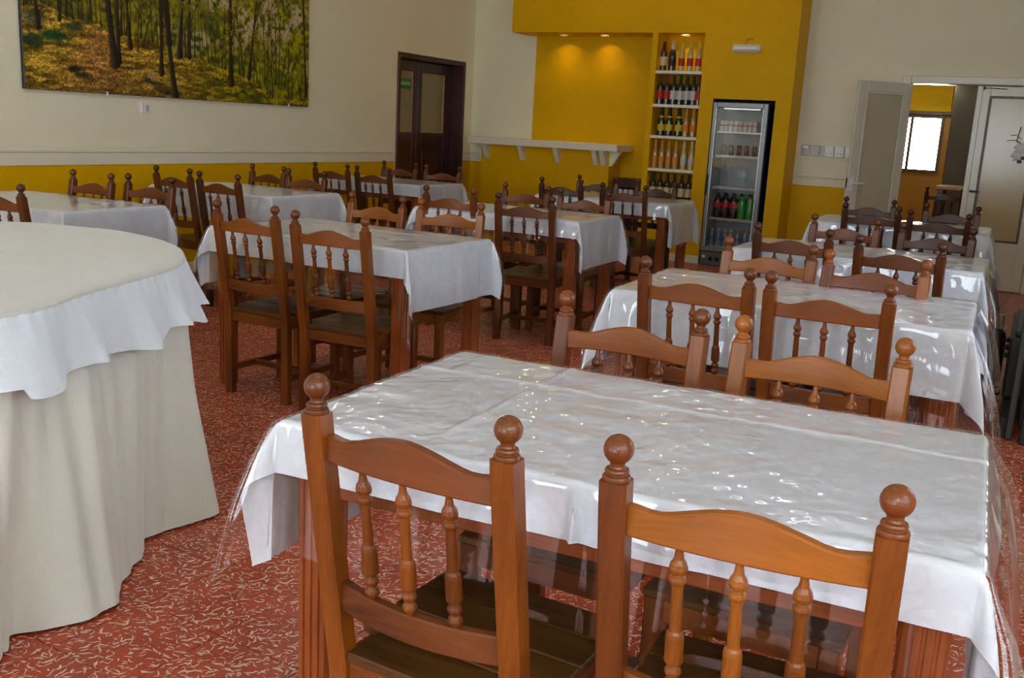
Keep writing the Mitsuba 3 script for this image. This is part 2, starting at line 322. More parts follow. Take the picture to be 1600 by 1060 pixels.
# ------------------------------------------------------------------ white double door to the next room
fr = cat(cbox(DL - .09, DL, YB - .025, YB + .19, 0, DT + .075, .006), cbox(DR, DR + .09, YB - .025, YB + .19, 0, DT + .075, .006), cbox(DL, DR, YB - .025, YB + .19, DT, DT + .075, .006))
struct('door_2', flat(fr, 'mat_white_gloss'), label='white double door, left leaf standing open')
def white_leaf(w, g0, g1, z0, z1, bead, pane, m, label, hand):
    H = 2.02
    lf = cat(cbox(0, g0, -.02, .02, .01, H, .004), cbox(g1, w, -.02, .02, .01, H, .004), cbox(g0, g1, -.02, .02, .01, z0, .004), cbox(g0, g1, -.02, .02, z1, H, .004))
    k = part('door_2', 'leaf', flat(lf, 'mat_white_gloss'), m, label=label)
    part(k, 'pane', flat(cbox(g0, g1, -.004, .004, z0, z1), pane), m, label='frosted pane')
    b = .02
    part(k, 'beading', flat(cat(*[cbox(g0, g1, s - .006, s + .006, z0, z0 + b, .002) for s in (-.018, .018)], *[cbox(g0, g1, s - .006, s + .006, z1 - b, z1, .002) for s in (-.018, .018)],
         *[cbox(g0, g0 + b, s - .006, s + .006, z0, z1, .002) for s in (-.018, .018)], *[cbox(g1 - b, g1, s - .006, s + .006, z0, z1, .002) for s in (-.018, .018)]), bead), m)
    return k
mo = at(DL + .01, YB - .03, 0, 225)
k = white_leaf(.635, .085, .535, .42, 1.92, 'mat_white_gloss', 'mat_frosted', mo, 'open white leaf with a tall frosted pane', 1)
hd = cat(box(.045, .012, .16, (.585, .026, .99), .004), box(.02, .045, .02, (.585, .045, 1.0), .004), box(.125, .018, .022, (.535, .066, 1.0), .006))
part(k, 'handle', flat(hd, 'mat_white_plastic'), mo, label='white lever handle')
part(k, 'lock', flat(cat(box(.012, .024, .1, (.634, 0, 1.0), .002)), 'mat_beading'), mo)
mc = at(DL + .642, YB + .03, 0, 0)
k = white_leaf(.64, .105, .555, .495, 1.925, 'mat_beading', 'mat_amber_frosted', mc, 'closed white leaf with a brown-beaded frosted pane', 0)
part(k, 'handle', flat(cat(box(.016, .05, .016, (.06, -.04, .99), .003), box(.09, .014, .02, (.09, -.06, .985), .005)), 'mat_heater_dark'), mc, label='dark lever handle')
part(k, 'bolt', flat(cat(box(.02, .02, .03, (.045, -.03, 2.0), .004), tube([(.045, -.03, 2.0), (.10, -.034, 2.0), (.25, -.034, 1.995)], .004)), 'mat_heater_dark'), mc)
part(k, 'astragal', flat(cbox(-.015, .035, -.036, -.02, .01, 2.02, .004), 'mat_white_gloss'), mc)
# flower spray on the closed leaf
t = thing('flower_spray', 'white artificial flower spray fixed to the right white door', 'flower')
xs, ys, zs = -.165, YB - .03, 1.44
pet = []
for cx, cz in ((0, 0), (.05, -.05), (-.02, -.08)):
    for a in range(6):
        s = trimesh.creation.icosphere(2, .03); s.apply_scale([1, .45, .62]); s.apply_translation([.026, 0, 0])
        s.apply_transform(trimesh.transformations.rotation_matrix(a * math.pi / 3, [0, 1, 0])); s.apply_translation([xs + cx, ys, zs + cz]); pet.append(s)
part(t, 'petals', flat(cat(*pet), 'mat_white_plastic', True))
part(t, 'twig', flat(cat(tube([(xs, ys + .03, zs), (xs - .04, ys + .01, zs + .07), (xs - .02, ys, zs + .2)], .004), tube([(xs, ys + .01, zs + .05), (xs - .07, ys, zs + .07), (xs - .13, ys, zs + .06)], .003),
     tube([(xs, ys + .01, zs + .08), (xs - .05, ys, zs + .12), (xs - .10, ys, zs + .115)], .003)), 'mat_heater_dark'), label='dark twigs')
part(t, 'leaf', flat(box(.05, .01, .03, (xs + .045, ys - .02, zs - .1), .004), 'mat_heater_dark'))
part(t, 'leaf', flat(box(.04, .01, .03, (xs + .01, ys - .02, zs - .135), .004), 'mat_heater_dark'))

# ------------------------------------------------------------------ next room
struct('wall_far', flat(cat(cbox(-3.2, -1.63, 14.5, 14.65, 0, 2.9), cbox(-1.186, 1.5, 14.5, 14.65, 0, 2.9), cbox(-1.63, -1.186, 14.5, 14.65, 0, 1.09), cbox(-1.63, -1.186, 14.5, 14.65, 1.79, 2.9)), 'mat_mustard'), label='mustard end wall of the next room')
part('wall_far', 'upper_band', flat(cbox(-3.2, -1.10, 14.46, 14.5, 1.87, 2.9), 'mat_yellow'), label='yellow upper wall')
part('wall_far', 'ledge', flat(cbox(-3.2, -1.08, 14.42, 14.5, 1.83, 1.87, .006), 'mat_column'), label='dark ledge')
struct('window_5', flat(cat(cbox(-1.66, -1.16, 14.46, 14.5, 1.07, 1.10), cbox(-1.66, -1.16, 14.46, 14.5, 1.785, 1.815), cbox(-1.195, -1.165, 14.46, 14.5, 1.07, 1.815), cbox(-1.575, -1.545, 14.47, 14.51, 1.09, 1.79)), 'mat_beading'), label='bright window in the mustard wall of the next room')
v = np.array([[-1.186, 14.53, 1.09], [-1.9, 14.53, 1.09], [-1.9, 14.53, 1.79], [-1.186, 14.53, 1.79]])
scene['window_5__pane'] = {**mikit.ply((v, np.array([[0, 3, 2, 1]])), 'mat_white_gloss'), 'emitter': emit((1, 1, 1.02), E_FAR)}
nn = np.cross(v[3] - v[0], v[2] - v[0])
if nn[1] > 0: scene['window_5__pane'] = {**mikit.ply((v, np.array([[0, 1, 2, 3]])), 'mat_white_gloss'), 'emitter': emit((1, 1, 1.02), E_FAR)}
struct('wall_far_left', flat(cbox(-3.3, -3.2, YB + .18, 14.65, 0, 2.9), 'mat_yellow'))
struct('wall_far_right', flat(cbox(1.4, 1.5, YB + .18, 14.65, 0, 2.9), 'mat_white_wall'))
struct('ceiling_far', flat(cbox(-3.3, 1.5, YB + .18, 14.65, 2.55, 2.65), 'mat_ceiling'))
struct('wall_column', flat(cbox(-1.03, -.35, 13.7, 14.46, 0, 2.55, .01), 'mat_column'), label='dark column of the next room')
batten(-1.43, 13.6, 2.235, 30, COOL, 'lit fluorescent lamp seen through the open white door', .8)
batten(-1.43, 12.3, 2.55, 26, COOL, 'fluorescent lamp on the ceiling of the next room', 1.2)
t = thing('counter_table', 'high table with a light wood top in the next room, seen through the open door', 'table')
part(t, 'tabletop', flat(cbox(-.985, -.25, 12.3, 12.9, .935, .975, .006), 'mat_light_wood'), label='light wood top')
for x in (-.93, -.30):
    for y in (12.36, 12.84): part(t, 'leg', flat(cbox(x - .03, x + .03, y - .03, y + .03, 0, .935, .004), 'mat_door_wood'))

# ------------------------------------------------------------------ bar counter
t = thing('bar_counter', 'yellow bar counter with white bracketed top in the back left corner', 'bar counter')
part(t, 'body', flat(cbox(-6.05, -4.356, 10.70, YB - .008, 0, 1.163), 'mat_yellow'), label='yellow front')
part(t, 'counter_top', flat(cbox(-6.175, -4.212, 10.55, YB - .008, 1.163, 1.243, .005), 'mat_white_trim'), label='thick white top')
br = extrude([(0, 0), (-.135, 0), (-.03, -.17), (0, -.17)], .055)   # x = depth (towards -y), y = height
mt = np.eye(4); mt[:3, :3] = np.array([[0, 0, 1], [1, 0, 0], [0, 1, 0]]); br.apply_transform(mt)
bp = flat(br, 'mat_white_trim')
for x in (-5.955, -5.47, -5.0, -4.51, -4.415): part(t, 'bracket', bp, T().translate([x - .0275, 10.70, 1.163]))
part(t, 'bracket', bp, T().translate([-4.356, 10.70, 1.163]) @ T().rotate([0, 0, 1], 90))
part(t, 'bracket', bp, T().translate([-6.05, 10.78, 1.163]) @ T().rotate([0, 0, 1], -90))
# little cabinet between the bar and the niche
t = thing('small_cabinet', 'small dark brown wooden cabinet with open shelf between bar and bottle niche', 'cabinet')
part(t, 'body', flat(cat(cbox(-4.30, -3.95, 10.72, 11.04, .76, .87, .006), cbox(-4.30, -4.27, 10.72, 11.04, 0, .76), cbox(-3.98, -3.95, 10.72, 11.04, 0, .76), cbox(-4.27, -3.98, 11.01, 11.04, 0, .76), cbox(-4.27, -3.98, 10.72, 11.02, .60, .625)), 'mat_door_wood'))
cup = flat(lathe([(.0, 0), (.016, 0), (.018, .02), (.026, .05), (.029, .09), (.026, .115), (.02, .12), (0, .12)], 14), 'mat_cream_cloth', True)
for i, w in enumerate(('leftmost', 'second', 'third', 'rightmost')):
    put(thing('cup', f'cream cup in the small brown cabinet, {w} of four', 'cup', 'cream cups in the small cabinet'), cup, T().translate([-4.225 + .067 * i, 10.78, .625]))
# soffit downlights
for x, w in ((-5.118, 'left'), (-4.599, 'right')):
    t = thing('downlight', f'round recessed downlight over the bar, {w} one', 'downlight', 'downlights in the soffit')
    part(t, 'ring', flat(lathe([(.034, 0), (.05, 0), (.05, -.008), (.034, -.006)], 20), 'mat_steel', True), T().translate([x, 10.90, ZS]))
    part(t, 'bulb', flat(lathe([(0, -.004), (.032, -.004), (.032, -.001), (0, -.001)], 16), 'mat_white_gloss'), T().translate([x, 10.90, ZS]), emitter=emit((1, .78, .45), E_SPOT * (10 if w == 'right' else 6)))
    scene['spot_' + w] = {'type': 'spot', 'to_world': T().look_at(origin=[x, 10.90, ZS - .012], target=[x + .02, 11.0, 1.2], up=[1, 0, 0]), 'cutoff_angle': 60, 'beam_width': 12, 'intensity': {'type': 'rgb', 'value': [E_SPOT * .85, E_SPOT * .56, E_SPOT * .25]}}
t = thing('downlight', 'round recessed downlight over the top bottle shelf', 'downlight', 'downlights in the soffit')
part(t, 'ring', flat(lathe([(.034, 0), (.05, 0), (.05, -.008), (.034, -.006)], 20), 'mat_steel', True), T().translate([-3.60, 10.80, ZS]))
part(t, 'bulb', flat(lathe([(0, -.004), (.032, -.004), (.032, -.001), (0, -.001)], 16), 'mat_white_gloss'), T().translate([-3.60, 10.80, ZS]), emitter=emit((1, .86, .6), E_SPOT * 14))
scene['spot_niche'] = {'type': 'spot', 'to_world': T().look_at(origin=[-3.60, 10.80, ZS - .012], target=[-3.6, 10.76, 1.2], up=[1, 0, 0]), 'cutoff_angle': 55, 'beam_width': 30, 'intensity': {'type': 'rgb', 'value': [E_SPOT * .45, E_SPOT * .33, E_SPOT * .18]}}

# ------------------------------------------------------------------ wall fittings
t = thing('emergency_light', 'white oblong emergency light on the yellow pier above the fridge', 'emergency light')
part(t, 'housing', flat(box(.31, .05, .085, (-2.855, YP - .025, 2.31), .02), 'mat_white_gloss'))
part(t, 'diffuser', flat(box(.25, .03, .05, (-2.855, YP - .048, 2.31), .012), 'mat_white_plastic'), label='ribbed translucent diffuser')
part(t, 'cable', flat(tube([(-2.88, YP - .02, 2.35), (-2.87, YP - .012, 2.40), (-2.82, YP - .008, 2.41), (-2.80, YP - .008, 2.405)], .006), 'mat_mustard'), label='short yellow cable')
t = thing('light_switch', 'white switch plate on the left wall under the forest picture', 'switch')
part(t, 'plate', flat(box(.010, .08, .082, (XL + .005, 5.81, 1.375), .003), 'mat_white_plastic'))
part(t, 'rocker', flat(box(.008, .028, .05, (XL + .012, 5.825, 1.375), .002), 'mat_grey_plastic'))
for x, w, kind, lb in ((-2.228, .095, 'mat_grey_plastic', 'leftmost grey blank plate'), (-2.125, .085, 'mat_grey_plastic', 'second grey plate'), (-2.045, .06, 'mat_grey_plastic', 'third narrow grey plate'),
                       (-1.975, .092, 'mat_white_plastic', 'fourth white socket box'), (-1.872, .098, 'mat_white_plastic', 'fifth white socket box'), (-1.785, .055, 'mat_white_plastic', 'rightmost white box')):
    t = thing('wall_socket', f'{lb} of the row on the wall beside the open white door', 'socket', 'sockets beside the white door')
    d = .016 if 'grey' in kind else .04
    part(t, 'plate', flat(box(w, d, .115, (x, YB - d / 2, 1.30), .005), kind))
    if w > .09:
        part(t, 'rocker', flat(box(w * .6, .01, .03, (x, YB - d - .003, 1.33), .002), 'mat_white_gloss'))
        for s in (-.02, .02): part(t, 'socket_hole', flat(lathe([(0, 0), (.011, 0), (.011, .006), (0, .006)], 12), 'mat_grey_plastic'), T().translate([x + s, YB - d - .001, 1.275]) @ T().rotate([1, 0, 0], 90))

# ------------------------------------------------------------------ forest picture on the left wall
def picture_colours(NU, NV):
    U, V = np.meshgrid(np.linspace(0, 1, NU), np.linspace(0, 1, NV), indexing='ij')
    X, Y = U * 3.1, V * 1.25
    F = lambda fx, fy, s, o=4: meshkit.fbm(np.stack([X * fx, Y * fy, 0 * X + s], -1), o, s)
    lerp = lambda a, b, t: np.asarray(a, float) * (1 - t[..., None]) + np.asarray(b, float) * t[..., None]
    cl = lambda x: np.clip(x, 0, 1)
    n1, n2, n3 = F(5, 5, 1), F(26, 26, 2, 3), F(60, 60, 3, 2)
    warm = cl(1.1 - 1.6 * U)
    leafy = lerp((52, 58, 16), (158, 152, 30), cl(1.9 * n2 - .35 + .8 * (n1 - .5)))
    leafy = leafy * (1 - .35 * warm[..., None]) + np.array([120, 92, 20]) * .35 * warm[..., None] * cl(.4 + n3)[..., None]
    deep = cl(2.2 * F(6, 9, 8) - 1.0)
    leafy = lerp(leafy.copy(), (26, 40, 22), np.zeros_like(U)) * (1 - .55 * deep[..., None]) + np.array([30, 52, 30]) * .55 * deep[..., None]
    sky = cl((F(5.5, 6, 11) - .48) * 7) * cl((U - .35) * 6) * cl((V - .22) * 5) * cl((n2 - .35) * 5)
    C = lerp(leafy, leafy, sky * 0) * (1 - sky[..., None]) + np.array([172, 160, 134]) * sky[..., None]
    # ground
    gx = np.array([0, .049, .133, .206, .22, .271, .362, .469, .515, .623, .738, .779, .821, .9, 1.0]); gy = np.array([.46, .49, .43, .43, .385, .37, .36, .275, .29, .232, .178, .12, .06, .05, .07])
    line = np.interp(U, gx, gy) + .02 * (F(12, 1, 5, 2) - .5)
    ground = cl((line - V) * 60)
    sp = F(70, 110, 21, 2)
    gold = lerp((82, 62, 16), (170, 140, 50), cl(2.6 * F(9, 40, 22, 3) - .75))
    green = lerp((66, 66, 10), (150, 134, 24), cl(2.4 * F(10, 34, 23, 3) - .7))
    g = gold * (1 - cl((U - .45) * 5))[..., None] + green * cl((U - .45) * 5)[..., None]
    path = cl(1.2 - np.abs(U - (.20 - .05 * (V - .3))) / (.03 + .28 * np.clip(.42 - V, 0, 1))) * cl((.41 - V) * 14)
    g = g * (1 - .75 * path[..., None]) + lerp((112, 74, 36), (178, 128, 72), cl(2.5 * F(6, 46, 24, 3) - .75)) * .75 * path[..., None]
    g *= (.62 + .75 * cl(sp * 1.5 - .25))[..., None]
    low = cl((.14 - V) * 9) * cl(1.4 * F(8, 8, 30, 3)) * cl((U - .10) * 8) * cl((.55 - U) * 8)
    g = g * (1 - .6 * low[..., None]) + np.array([52, 40, 18]) * .6 * low[..., None] * (.5 + cl(sp * 1.4))[..., None]
    for (mu, mv, ru, rv, c) in ((.02, .27, .04, .05, (34, 56, 32)), (.085, .31, .05, .045, (32, 66, 30)), (.135, .37, .04, .03, (48, 66, 34)), (.18, .42, .035, .03, (60, 70, 50)), (.03, .40, .04, .05, (74, 80, 56)),
                                (.135, .13, .022, .03, (30, 30, 20)), (.155, .10, .03, .02, (34, 48, 26)), (.365, .13, .022, .035, (150, 126, 92)), (.355, .10, .018, .02, (44, 44, 40)), (.385, .085, .03, .015, (52, 56, 30)),
                                (.86, .10, .06, .055, (34, 32, 12)), (.75, .04, .05, .03, (60, 74, 30)), (.43, .03, .05, .02, (38, 54, 26)), (.30, .165, .05, .012, (60, 52, 24))):
        m = cl(1.6 - 1.6 * np.hypot((U - mu) / ru, (V - mv) / rv) + .9 * (F(30, 30, 40, 3) - .5))
        g = g * (1 - m[..., None]) + np.array(c) * m[..., None] * (.6 + .8 * sp)[..., None]
    C = C * (1 - ground[..., None]) + g * ground[..., None]
    r = np.random.default_rng(3)
    TR = [[.253, .194, .236, .554, .057], [.265, .2, .265, .563, .034], [.402, .155, .405, .609, .033], [.039, .348, .036, .489, .0285], [.098, .403, .104, .511, .019], [.118, .434, .119, .516, .019], [.302, .297, .294, .573, .0285], [.275, .363, .279, .568, .019],
          [.342, .307, .373, .536, .0142], [.326, .279, .334, .586, .0095], [.448, .007, .429, .354, .0475], [.429, .354, .425, .615, .0427], [.465, .281, .48, .633, .038], [.5, .276, .503, .539, .0285], [.502, .478, .529, .608, .0119], [.657, .134, .657, .69, .0451],
          [.73, .176, .753, .541, .0261], [.753, .541, .785, .731, .0166], [.709, .195, .68, .629, .0142], [.775, .115, .752, .301, .0119], [.8, .142, .79, .623, .0119], [.815, .153, .812, .651, .0071], [.986, .092, .971, .791, .0285], [.046, .347, .045, .44, .0142],
          [.849, .149, .843, .66, .0142], [.86, .151, .866, .667, .0142], [.872, .148, .895, .399, .0095], [.881, .145, .921, .382, .0095], [.843, .148, .832, .386, .0095], [.892, .151, .966, .415, .0071], [.835, .147, .804, .47, .0071], [.151, .447, .153, .527, .0119],
          [.135, .421, .133, .521, .0142], [.595, .232, .599, .419, .0095], [.691, .201, .689, .442, .0119]]
    thin = []
    for a in TR:                                     # trunks go on upwards, with side branches
        u0, v0, u1, v1, w = a; k = (1.02 - v0) / max(v1 - v0, .05)
        if w > .016: a[2], a[3] = u0 + (u1 - u0) * k, 1.02
        for _ in range(5):
            q = r.uniform(.35, 1); s = r.choice((-1, 1)); ub, vb = u0 + (a[2] - u0) * q, v0 + (a[3] - v0) * q
            thin.append([ub, vb, ub + s * r.uniform(.01, .05), vb + r.uniform(.04, .16), .006])
    for _ in range(70):
        u0 = r.uniform(.0, .98); v0 = float(np.interp(u0, gx, gy)) - .005; thin.append([u0, v0, u0 + r.uniform(-.015, .015), v0 + r.uniform(.15, .5), r.uniform(.006, .012)])
    for u0, v0, u1, v1, w in thin + sorted(TR, key=lambda a: a[4]):
        x0, y0, x1, y1 = u0 * 3.1, v0 * 1.25, u1 * 3.1, v1 * 1.25
        L2 = (x1 - x0) ** 2 + (y1 - y0) ** 2
        t = np.clip(((X - x0) * (x1 - x0) + (Y - y0) * (y1 - y0)) / L2, 0, 1)
        ww = w / 2 * (1.0 + .9 * np.exp(-t * 14) - .25 * t) + .004 * (n3 - .5)
        dx = X - x0 - t * (x1 - x0)
        m = cl((ww - np.hypot(dx, Y - y0 - t * (y1 - y0))) / .004 + .5)
        lit = cl(.35 - dx / (w + 1e-6) * .8) if w > .02 else 0 * X + .3
        c = lerp((22, 18, 12), (84, 64, 46), cl(lit * (.5 + n3))) if w > .02 else lerp((34, 30, 14), (60, 50, 24), n3)
        C = C * (1 - m[..., None]) + c * m[..., None]
    # leaves in front of the trunks
    lf = cl((F(85, 85, 50, 2) - .56) * 12) * cl((V - line - .06) * 6) * cl((F(7, 7, 51, 2) - .40) * 6)
    C = C * (1 - .8 * lf[..., None]) + lerp((96, 92, 14), (160, 144, 26), n3) * .8 * lf[..., None]
    s = np.clip(C / 255, 0, 1)
    return U, V, np.where(s < .04045, s / 12.92, ((s + .055) / 1.055) ** 2.4) ** 1.1 * 1.3
t = thing('forest_picture', 'large frameless picture of an autumn forest with a leaf-strewn path on the left wall', 'picture')
PY0, PZ0, PW, PH = 4.715, 1.467, 3.10, 1.25
part(t, 'panel', flat(cbox(XL + .004, XL + .034, PY0, PY0 + PW, PZ0, PZ0 + PH, .002), 'mat_black'), label='dark panel edge')
NU, NV = 640, 250
U, V, C = picture_colours(NU, NV)
verts = np.stack([np.full(U.size, XL + .036), PY0 + .004 + (PW - .008) * U.ravel(), PZ0 + .003 + (PH - .006) * V.ravel()], 1)
i, j = np.meshgrid(np.arange(NU - 1), np.arange(NV - 1), indexing='ij'); a = (i * NV + j).ravel()
quads = np.stack([a, a + NV, a + NV + 1, a + 1], 1)
scene['mat_print'] = prin({'type': 'mesh_attribute', 'name': 'vertex_color'}, 0.35, specular=0.35)
part(t, 'print', mikit.ply((verts, quads), 'mat_print', color=C.reshape(-1, 3)), label='printed forest scene')
for y in (5.42, 7.52): part(t, 'clip', flat(box(.012, .012, .03, (XL + .035, y, PZ0 + .002), .002), 'mat_white_plastic'))

# ------------------------------------------------------------------ bottles
def glass(c, r=0.12): return prin(c, r, specular=0.7, clearcoat=0.6)
mat('mat_bottle_dark', glass((0.010, 0.012, 0.009))); mat('mat_bottle_wine', glass((0.035, 0.008, 0.010))); mat('mat_bottle_amber', glass((0.34, 0.20, 0.045)))
mat('mat_bottle_pale', glass((0.42, 0.36, 0.12))); mat('mat_bottle_green', glass((0.02, 0.22, 0.03))); mat('mat_bottle_cola', glass((0.02, 0.008, 0.006))); mat('mat_bottle_water', glass((0.12, 0.20, 0.26)))
for n, c in (('cream', (.55, .48, .33)), ('white', (.50, .50, .50)), ('red', (.40, .025, .02)), ('yellow', (.55, .45, .02)), ('orange', (.60, .22, .02)), ('gold', (.45, .30, .06)), ('black', (.015, .013, .012)), ('darkred', (.20, .012, .014)), ('pink', (.40, .20, .20)), ('blue', (.05, .12, .30))):
    mat('mat_label_' + n, prin(c, .5, specular=0.3))
BODY = {'bordeaux': [(0, 0), (.034, 0), (.037, .006), (.037, .185), (.034, .205), (.022, .222), (.0145, .235), (.0135, .30), (.015, .302), (.015, .308), (0, .308)],
        'champagne': [(0, 0), (.036, 0), (.041, .008), (.041, .15), (.036, .185), (.022, .23), (.0155, .255), (.014, .295), (.017, .30), (.017, .312), (0, .312)],
        'tall': [(0, 0), (.032, 0), (.034, .006), (.034, .16), (.029, .195), (.018, .235), (.0135, .255), (.0125, .305), (.014, .31), (0, .31)],
        'soda': [(0, 0), (.038, 0), (.043, .012), (.041, .06), (.043, .10), (.043, .175), (.036, .205), (.02, .235), (.013, .25), (.013, .27), (0, .27)],
        'small': [(0, 0), (.027, 0), (.030, .008), (.028, .05), (.030, .09), (.028, .125), (.016, .155), (.012, .165), (.012, .185), (0, .185)]}
def shell(r, z0, z1, e=.0008): return lathe([(r - .004, z0), (r + e, z0), (r + e, z1), (r - .004, z1)], 20)
_b = {}
def bottle_part(kind, what):
    if (kind, what) not in _b:
        pr = BODY[kind]; top = pr[-1][1]; r = max(a for a, _ in pr[2:5])
        if what == 'body': m = lathe(pr, 20)
        elif what == 'cap':
            z0 = top - (.075 if kind in ('bordeaux', 'tall') else .085 if kind == 'champagne' else .022)
            m = lathe([(.012, z0), (np.interp(z0, [q[1] for q in pr[1:-1]], [q[0] for q in pr[1:-1]]) + .0012, z0), (.0158 if kind != 'champagne' else .0182, top - .012), (.0158 if kind != 'champagne' else .0182, top + .001), (0, top + .001)], 16)
        elif what == 'neck_band': m = lathe([(.02, .196), (.0345, .196), (.0265, .216), (.015, .216)], 16)
        else: m = shell(r, {'soda': .115, 'small': .06}.get(kind, .055), {'soda': .17, 'small': .10, 'champagne': .125, 'tall': .135}.get(kind, .15))
        _b[kind, what] = mikit.ply(m, smooth=35)
    return _b[kind, what]
def bottle(x, y, z, kind, glassm, capm, labm, label, group, band=None, s=1.0, cat_='bottle', name='bottle'):
    t = thing(name, label, cat_, group); m = T().translate([x, y, z]) @ T().rotate([0, 0, 1], random.uniform(-25, 25)) @ T().scale([s, s, s])
    part(t, 'body', bottle_part(kind, 'body'), m, glassm)
    part(t, 'cap', bottle_part(kind, 'cap'), m, capm)
    if labm: part(t, 'label', bottle_part(kind, 'label'), m, labm)
    if band: part(t, 'neck_band', bottle_part(kind, 'neck_band'), m, band)
ORD = ['first', 'second', 'third', 'fourth', 'fifth', 'sixth', 'seventh']
W_, D_ = 'mat_bottle_wine', 'mat_bottle_dark'
SHELF = [
 (2.07, 'top', [(-3.79, 'bordeaux', W_, 'mat_label_black', 'mat_label_cream', 'slim dark red bottle with cream label', None), (-3.69, 'champagne', D_, 'mat_label_cream', 'mat_label_black', 'black champagne bottle with pale foil', None),
   (-3.583, 'tall', 'mat_bottle_pale', 'mat_label_yellow', 'mat_label_red', 'pale bottle with red label and yellow cap', None), (-3.487, 'tall', 'mat_bottle_pale', 'mat_label_yellow', 'mat_label_red', 'pale bottle with red label and yellow cap', None), (-3.393, 'tall', 'mat_bottle_pale', 'mat_label_yellow', 'mat_label_red', 'pale bottle with red label and yellow cap', None)]),
 (1.712, 'second', [(-3.80, 'bordeaux', D_, 'mat_label_darkred', 'mat_label_red', 'dark wine bottle with red label', None), (-3.722, 'bordeaux', D_, 'mat_label_darkred', 'mat_label_red', 'dark wine bottle with red label', None), (-3.645, 'bordeaux', D_, 'mat_label_black', 'mat_label_white', 'dark wine bottle with white label', None),
   (-3.569, 'bordeaux', D_, 'mat_label_black', 'mat_label_white', 'dark wine bottle with white label', None), (-3.494, 'bordeaux', D_, 'mat_label_black', 'mat_label_white', 'dark wine bottle with white label', None), (-3.42, 'bordeaux', D_, 'mat_label_black', 'mat_label_white', 'dark wine bottle with white label', None), (-3.36, 'bordeaux', D_, 'mat_label_darkred', 'mat_label_red', 'dark wine bottle with red label', None)]),
 (1.373, 'third', [(-3.755, 'champagne', D_, 'mat_label_black', 'mat_label_yellow', 'dark sparkling bottle with yellow label', 'mat_label_yellow'), (-3.665, 'champagne', D_, 'mat_label_black', 'mat_label_yellow', 'dark sparkling bottle with yellow label', 'mat_label_yellow'), (-3.555, 'champagne', D_, 'mat_label_black', 'mat_label_yellow', 'dark sparkling bottle with yellow label', 'mat_label_yellow'),
   (-3.472, 'tall', 'mat_bottle_amber', 'mat_label_orange', 'mat_label_orange', 'clear amber bottle with orange label', None), (-3.39, 'tall', 'mat_bottle_amber', 'mat_label_orange', 'mat_label_orange', 'clear amber bottle with orange label', None)]),
 (1.015, 'fourth', [(-3.80, 'tall', 'mat_bottle_amber', 'mat_label_orange', 'mat_label_orange', 'clear amber bottle with orange label', None), (-3.722, 'tall', 'mat_bottle_amber', 'mat_label_orange', 'mat_label_orange', 'clear amber bottle with orange label', None), (-3.641, 'tall', 'mat_bottle_amber', 'mat_label_orange', 'mat_label_orange', 'clear amber bottle with orange label', None),
   (-3.56, 'tall', 'mat_bottle_amber', 'mat_label_orange', 'mat_label_orange', 'clear amber bottle with orange label', None), (-3.466, 'tall', 'mat_bottle_pale', 'mat_label_cream', 'mat_label_white', 'pale green bottle with white label', None), (-3.378, 'tall', 'mat_bottle_pale', 'mat_label_cream', 'mat_label_white', 'pale green bottle with white label', None)]),
 (.66, 'bottom', [(-3.795 + .0 + .083 * k, 'bordeaux', D_, 'mat_label_black', 'mat_label_cream', 'dark wine bottle with cream label', None) for k in range(6)])]
for z, nm, row in SHELF:
    for k, (x, kind, g_, c_, l_, lb, band) in enumerate(row):
        bottle(x, YP + .075, z, kind, g_, c_, l_, f'{lb}, {ORD[k]} from left on the {nm} niche shelf', f'bottles on the {nm} shelf', band, 1.0 if nm != 'bottom' else .98)

# ------------------------------------------------------------------ fridge
t = thing('drinks_fridge', 'tall grey glass-door drinks fridge recessed in the yellow pier', 'fridge')
FA, FB, FY = -3.152, -2.560, 10.575
part(t, 'body', flat(cat(cbox(FA, FA + .03, FY + .05, 11.0, .03, 1.75), cbox(FB - .03, FB, FY + .05, 11.0, .03, 1.75), cbox(FA + .03, FB - .03, FY + .05, 11.0, 1.71, 1.75), cbox(FA + .03, FB - .03, FY + .05, 11.0, .03, .15)), 'mat_fridge_side'), label='dark cabinet')
part(t, 'lining', flat(cat(cbox(FA + .03, FB - .03, 10.97, 10.985, .15, 1.71), cbox(FA + .03, FA + .036, FY + .06, 10.97, .15, 1.71), cbox(FB - .036, FB - .03, FY + .06, 10.97, .15, 1.71), cbox(FA + .036, FB - .036, FY + .06, 10.97, .15, .156), cbox(FA + .036, FB - .036, FY + .06, 10.97, 1.704, 1.71)), 'mat_fridge_inside'), label='pale interior')
d = part(t, 'door', flat(cat(cbox(FA, FA + .042, FY, FY + .045, .155, 1.755, .006), cbox(FB - .05, FB, FY, FY + .045, .155, 1.755, .006), cbox(FA + .042, FB - .05, FY, FY + .045, 1.70, 1.755, .006), cbox(FA + .042, FB - .05, FY, FY + .045, .155, .205, .006)), 'mat_fridge_grey'), label='grey door frame')
v = np.array([[FA + .04, FY + .02, .2], [FB - .048, FY + .02, .2], [FB - .048, FY + .02, 1.702], [FA + .04, FY + .02, 1.702]])
part(d, 'pane', mikit.ply((v, np.array([[0, 1, 2, 3]])), 'mat_pane'), label='glass pane')
part(d, 'trim', flat(cat(cbox(FB - .052, FB - .046, FY - .004, FY, .205, 1.70), cbox(FA + .038, FA + .044, FY - .004, FY, .205, 1.70)), 'mat_steel'), label='bright metal trim')
part(d, 'handle', flat(box(.022, .03, .22, (FA + .006, FY - .012, .88), .008), 'mat_black'), label='black door grip')
bs = part(t, 'base_panel', flat(cbox(FA, FB, FY + .005, FY + .05, .0, .148, .008), 'mat_fridge_base'), label='dark grey base panel')
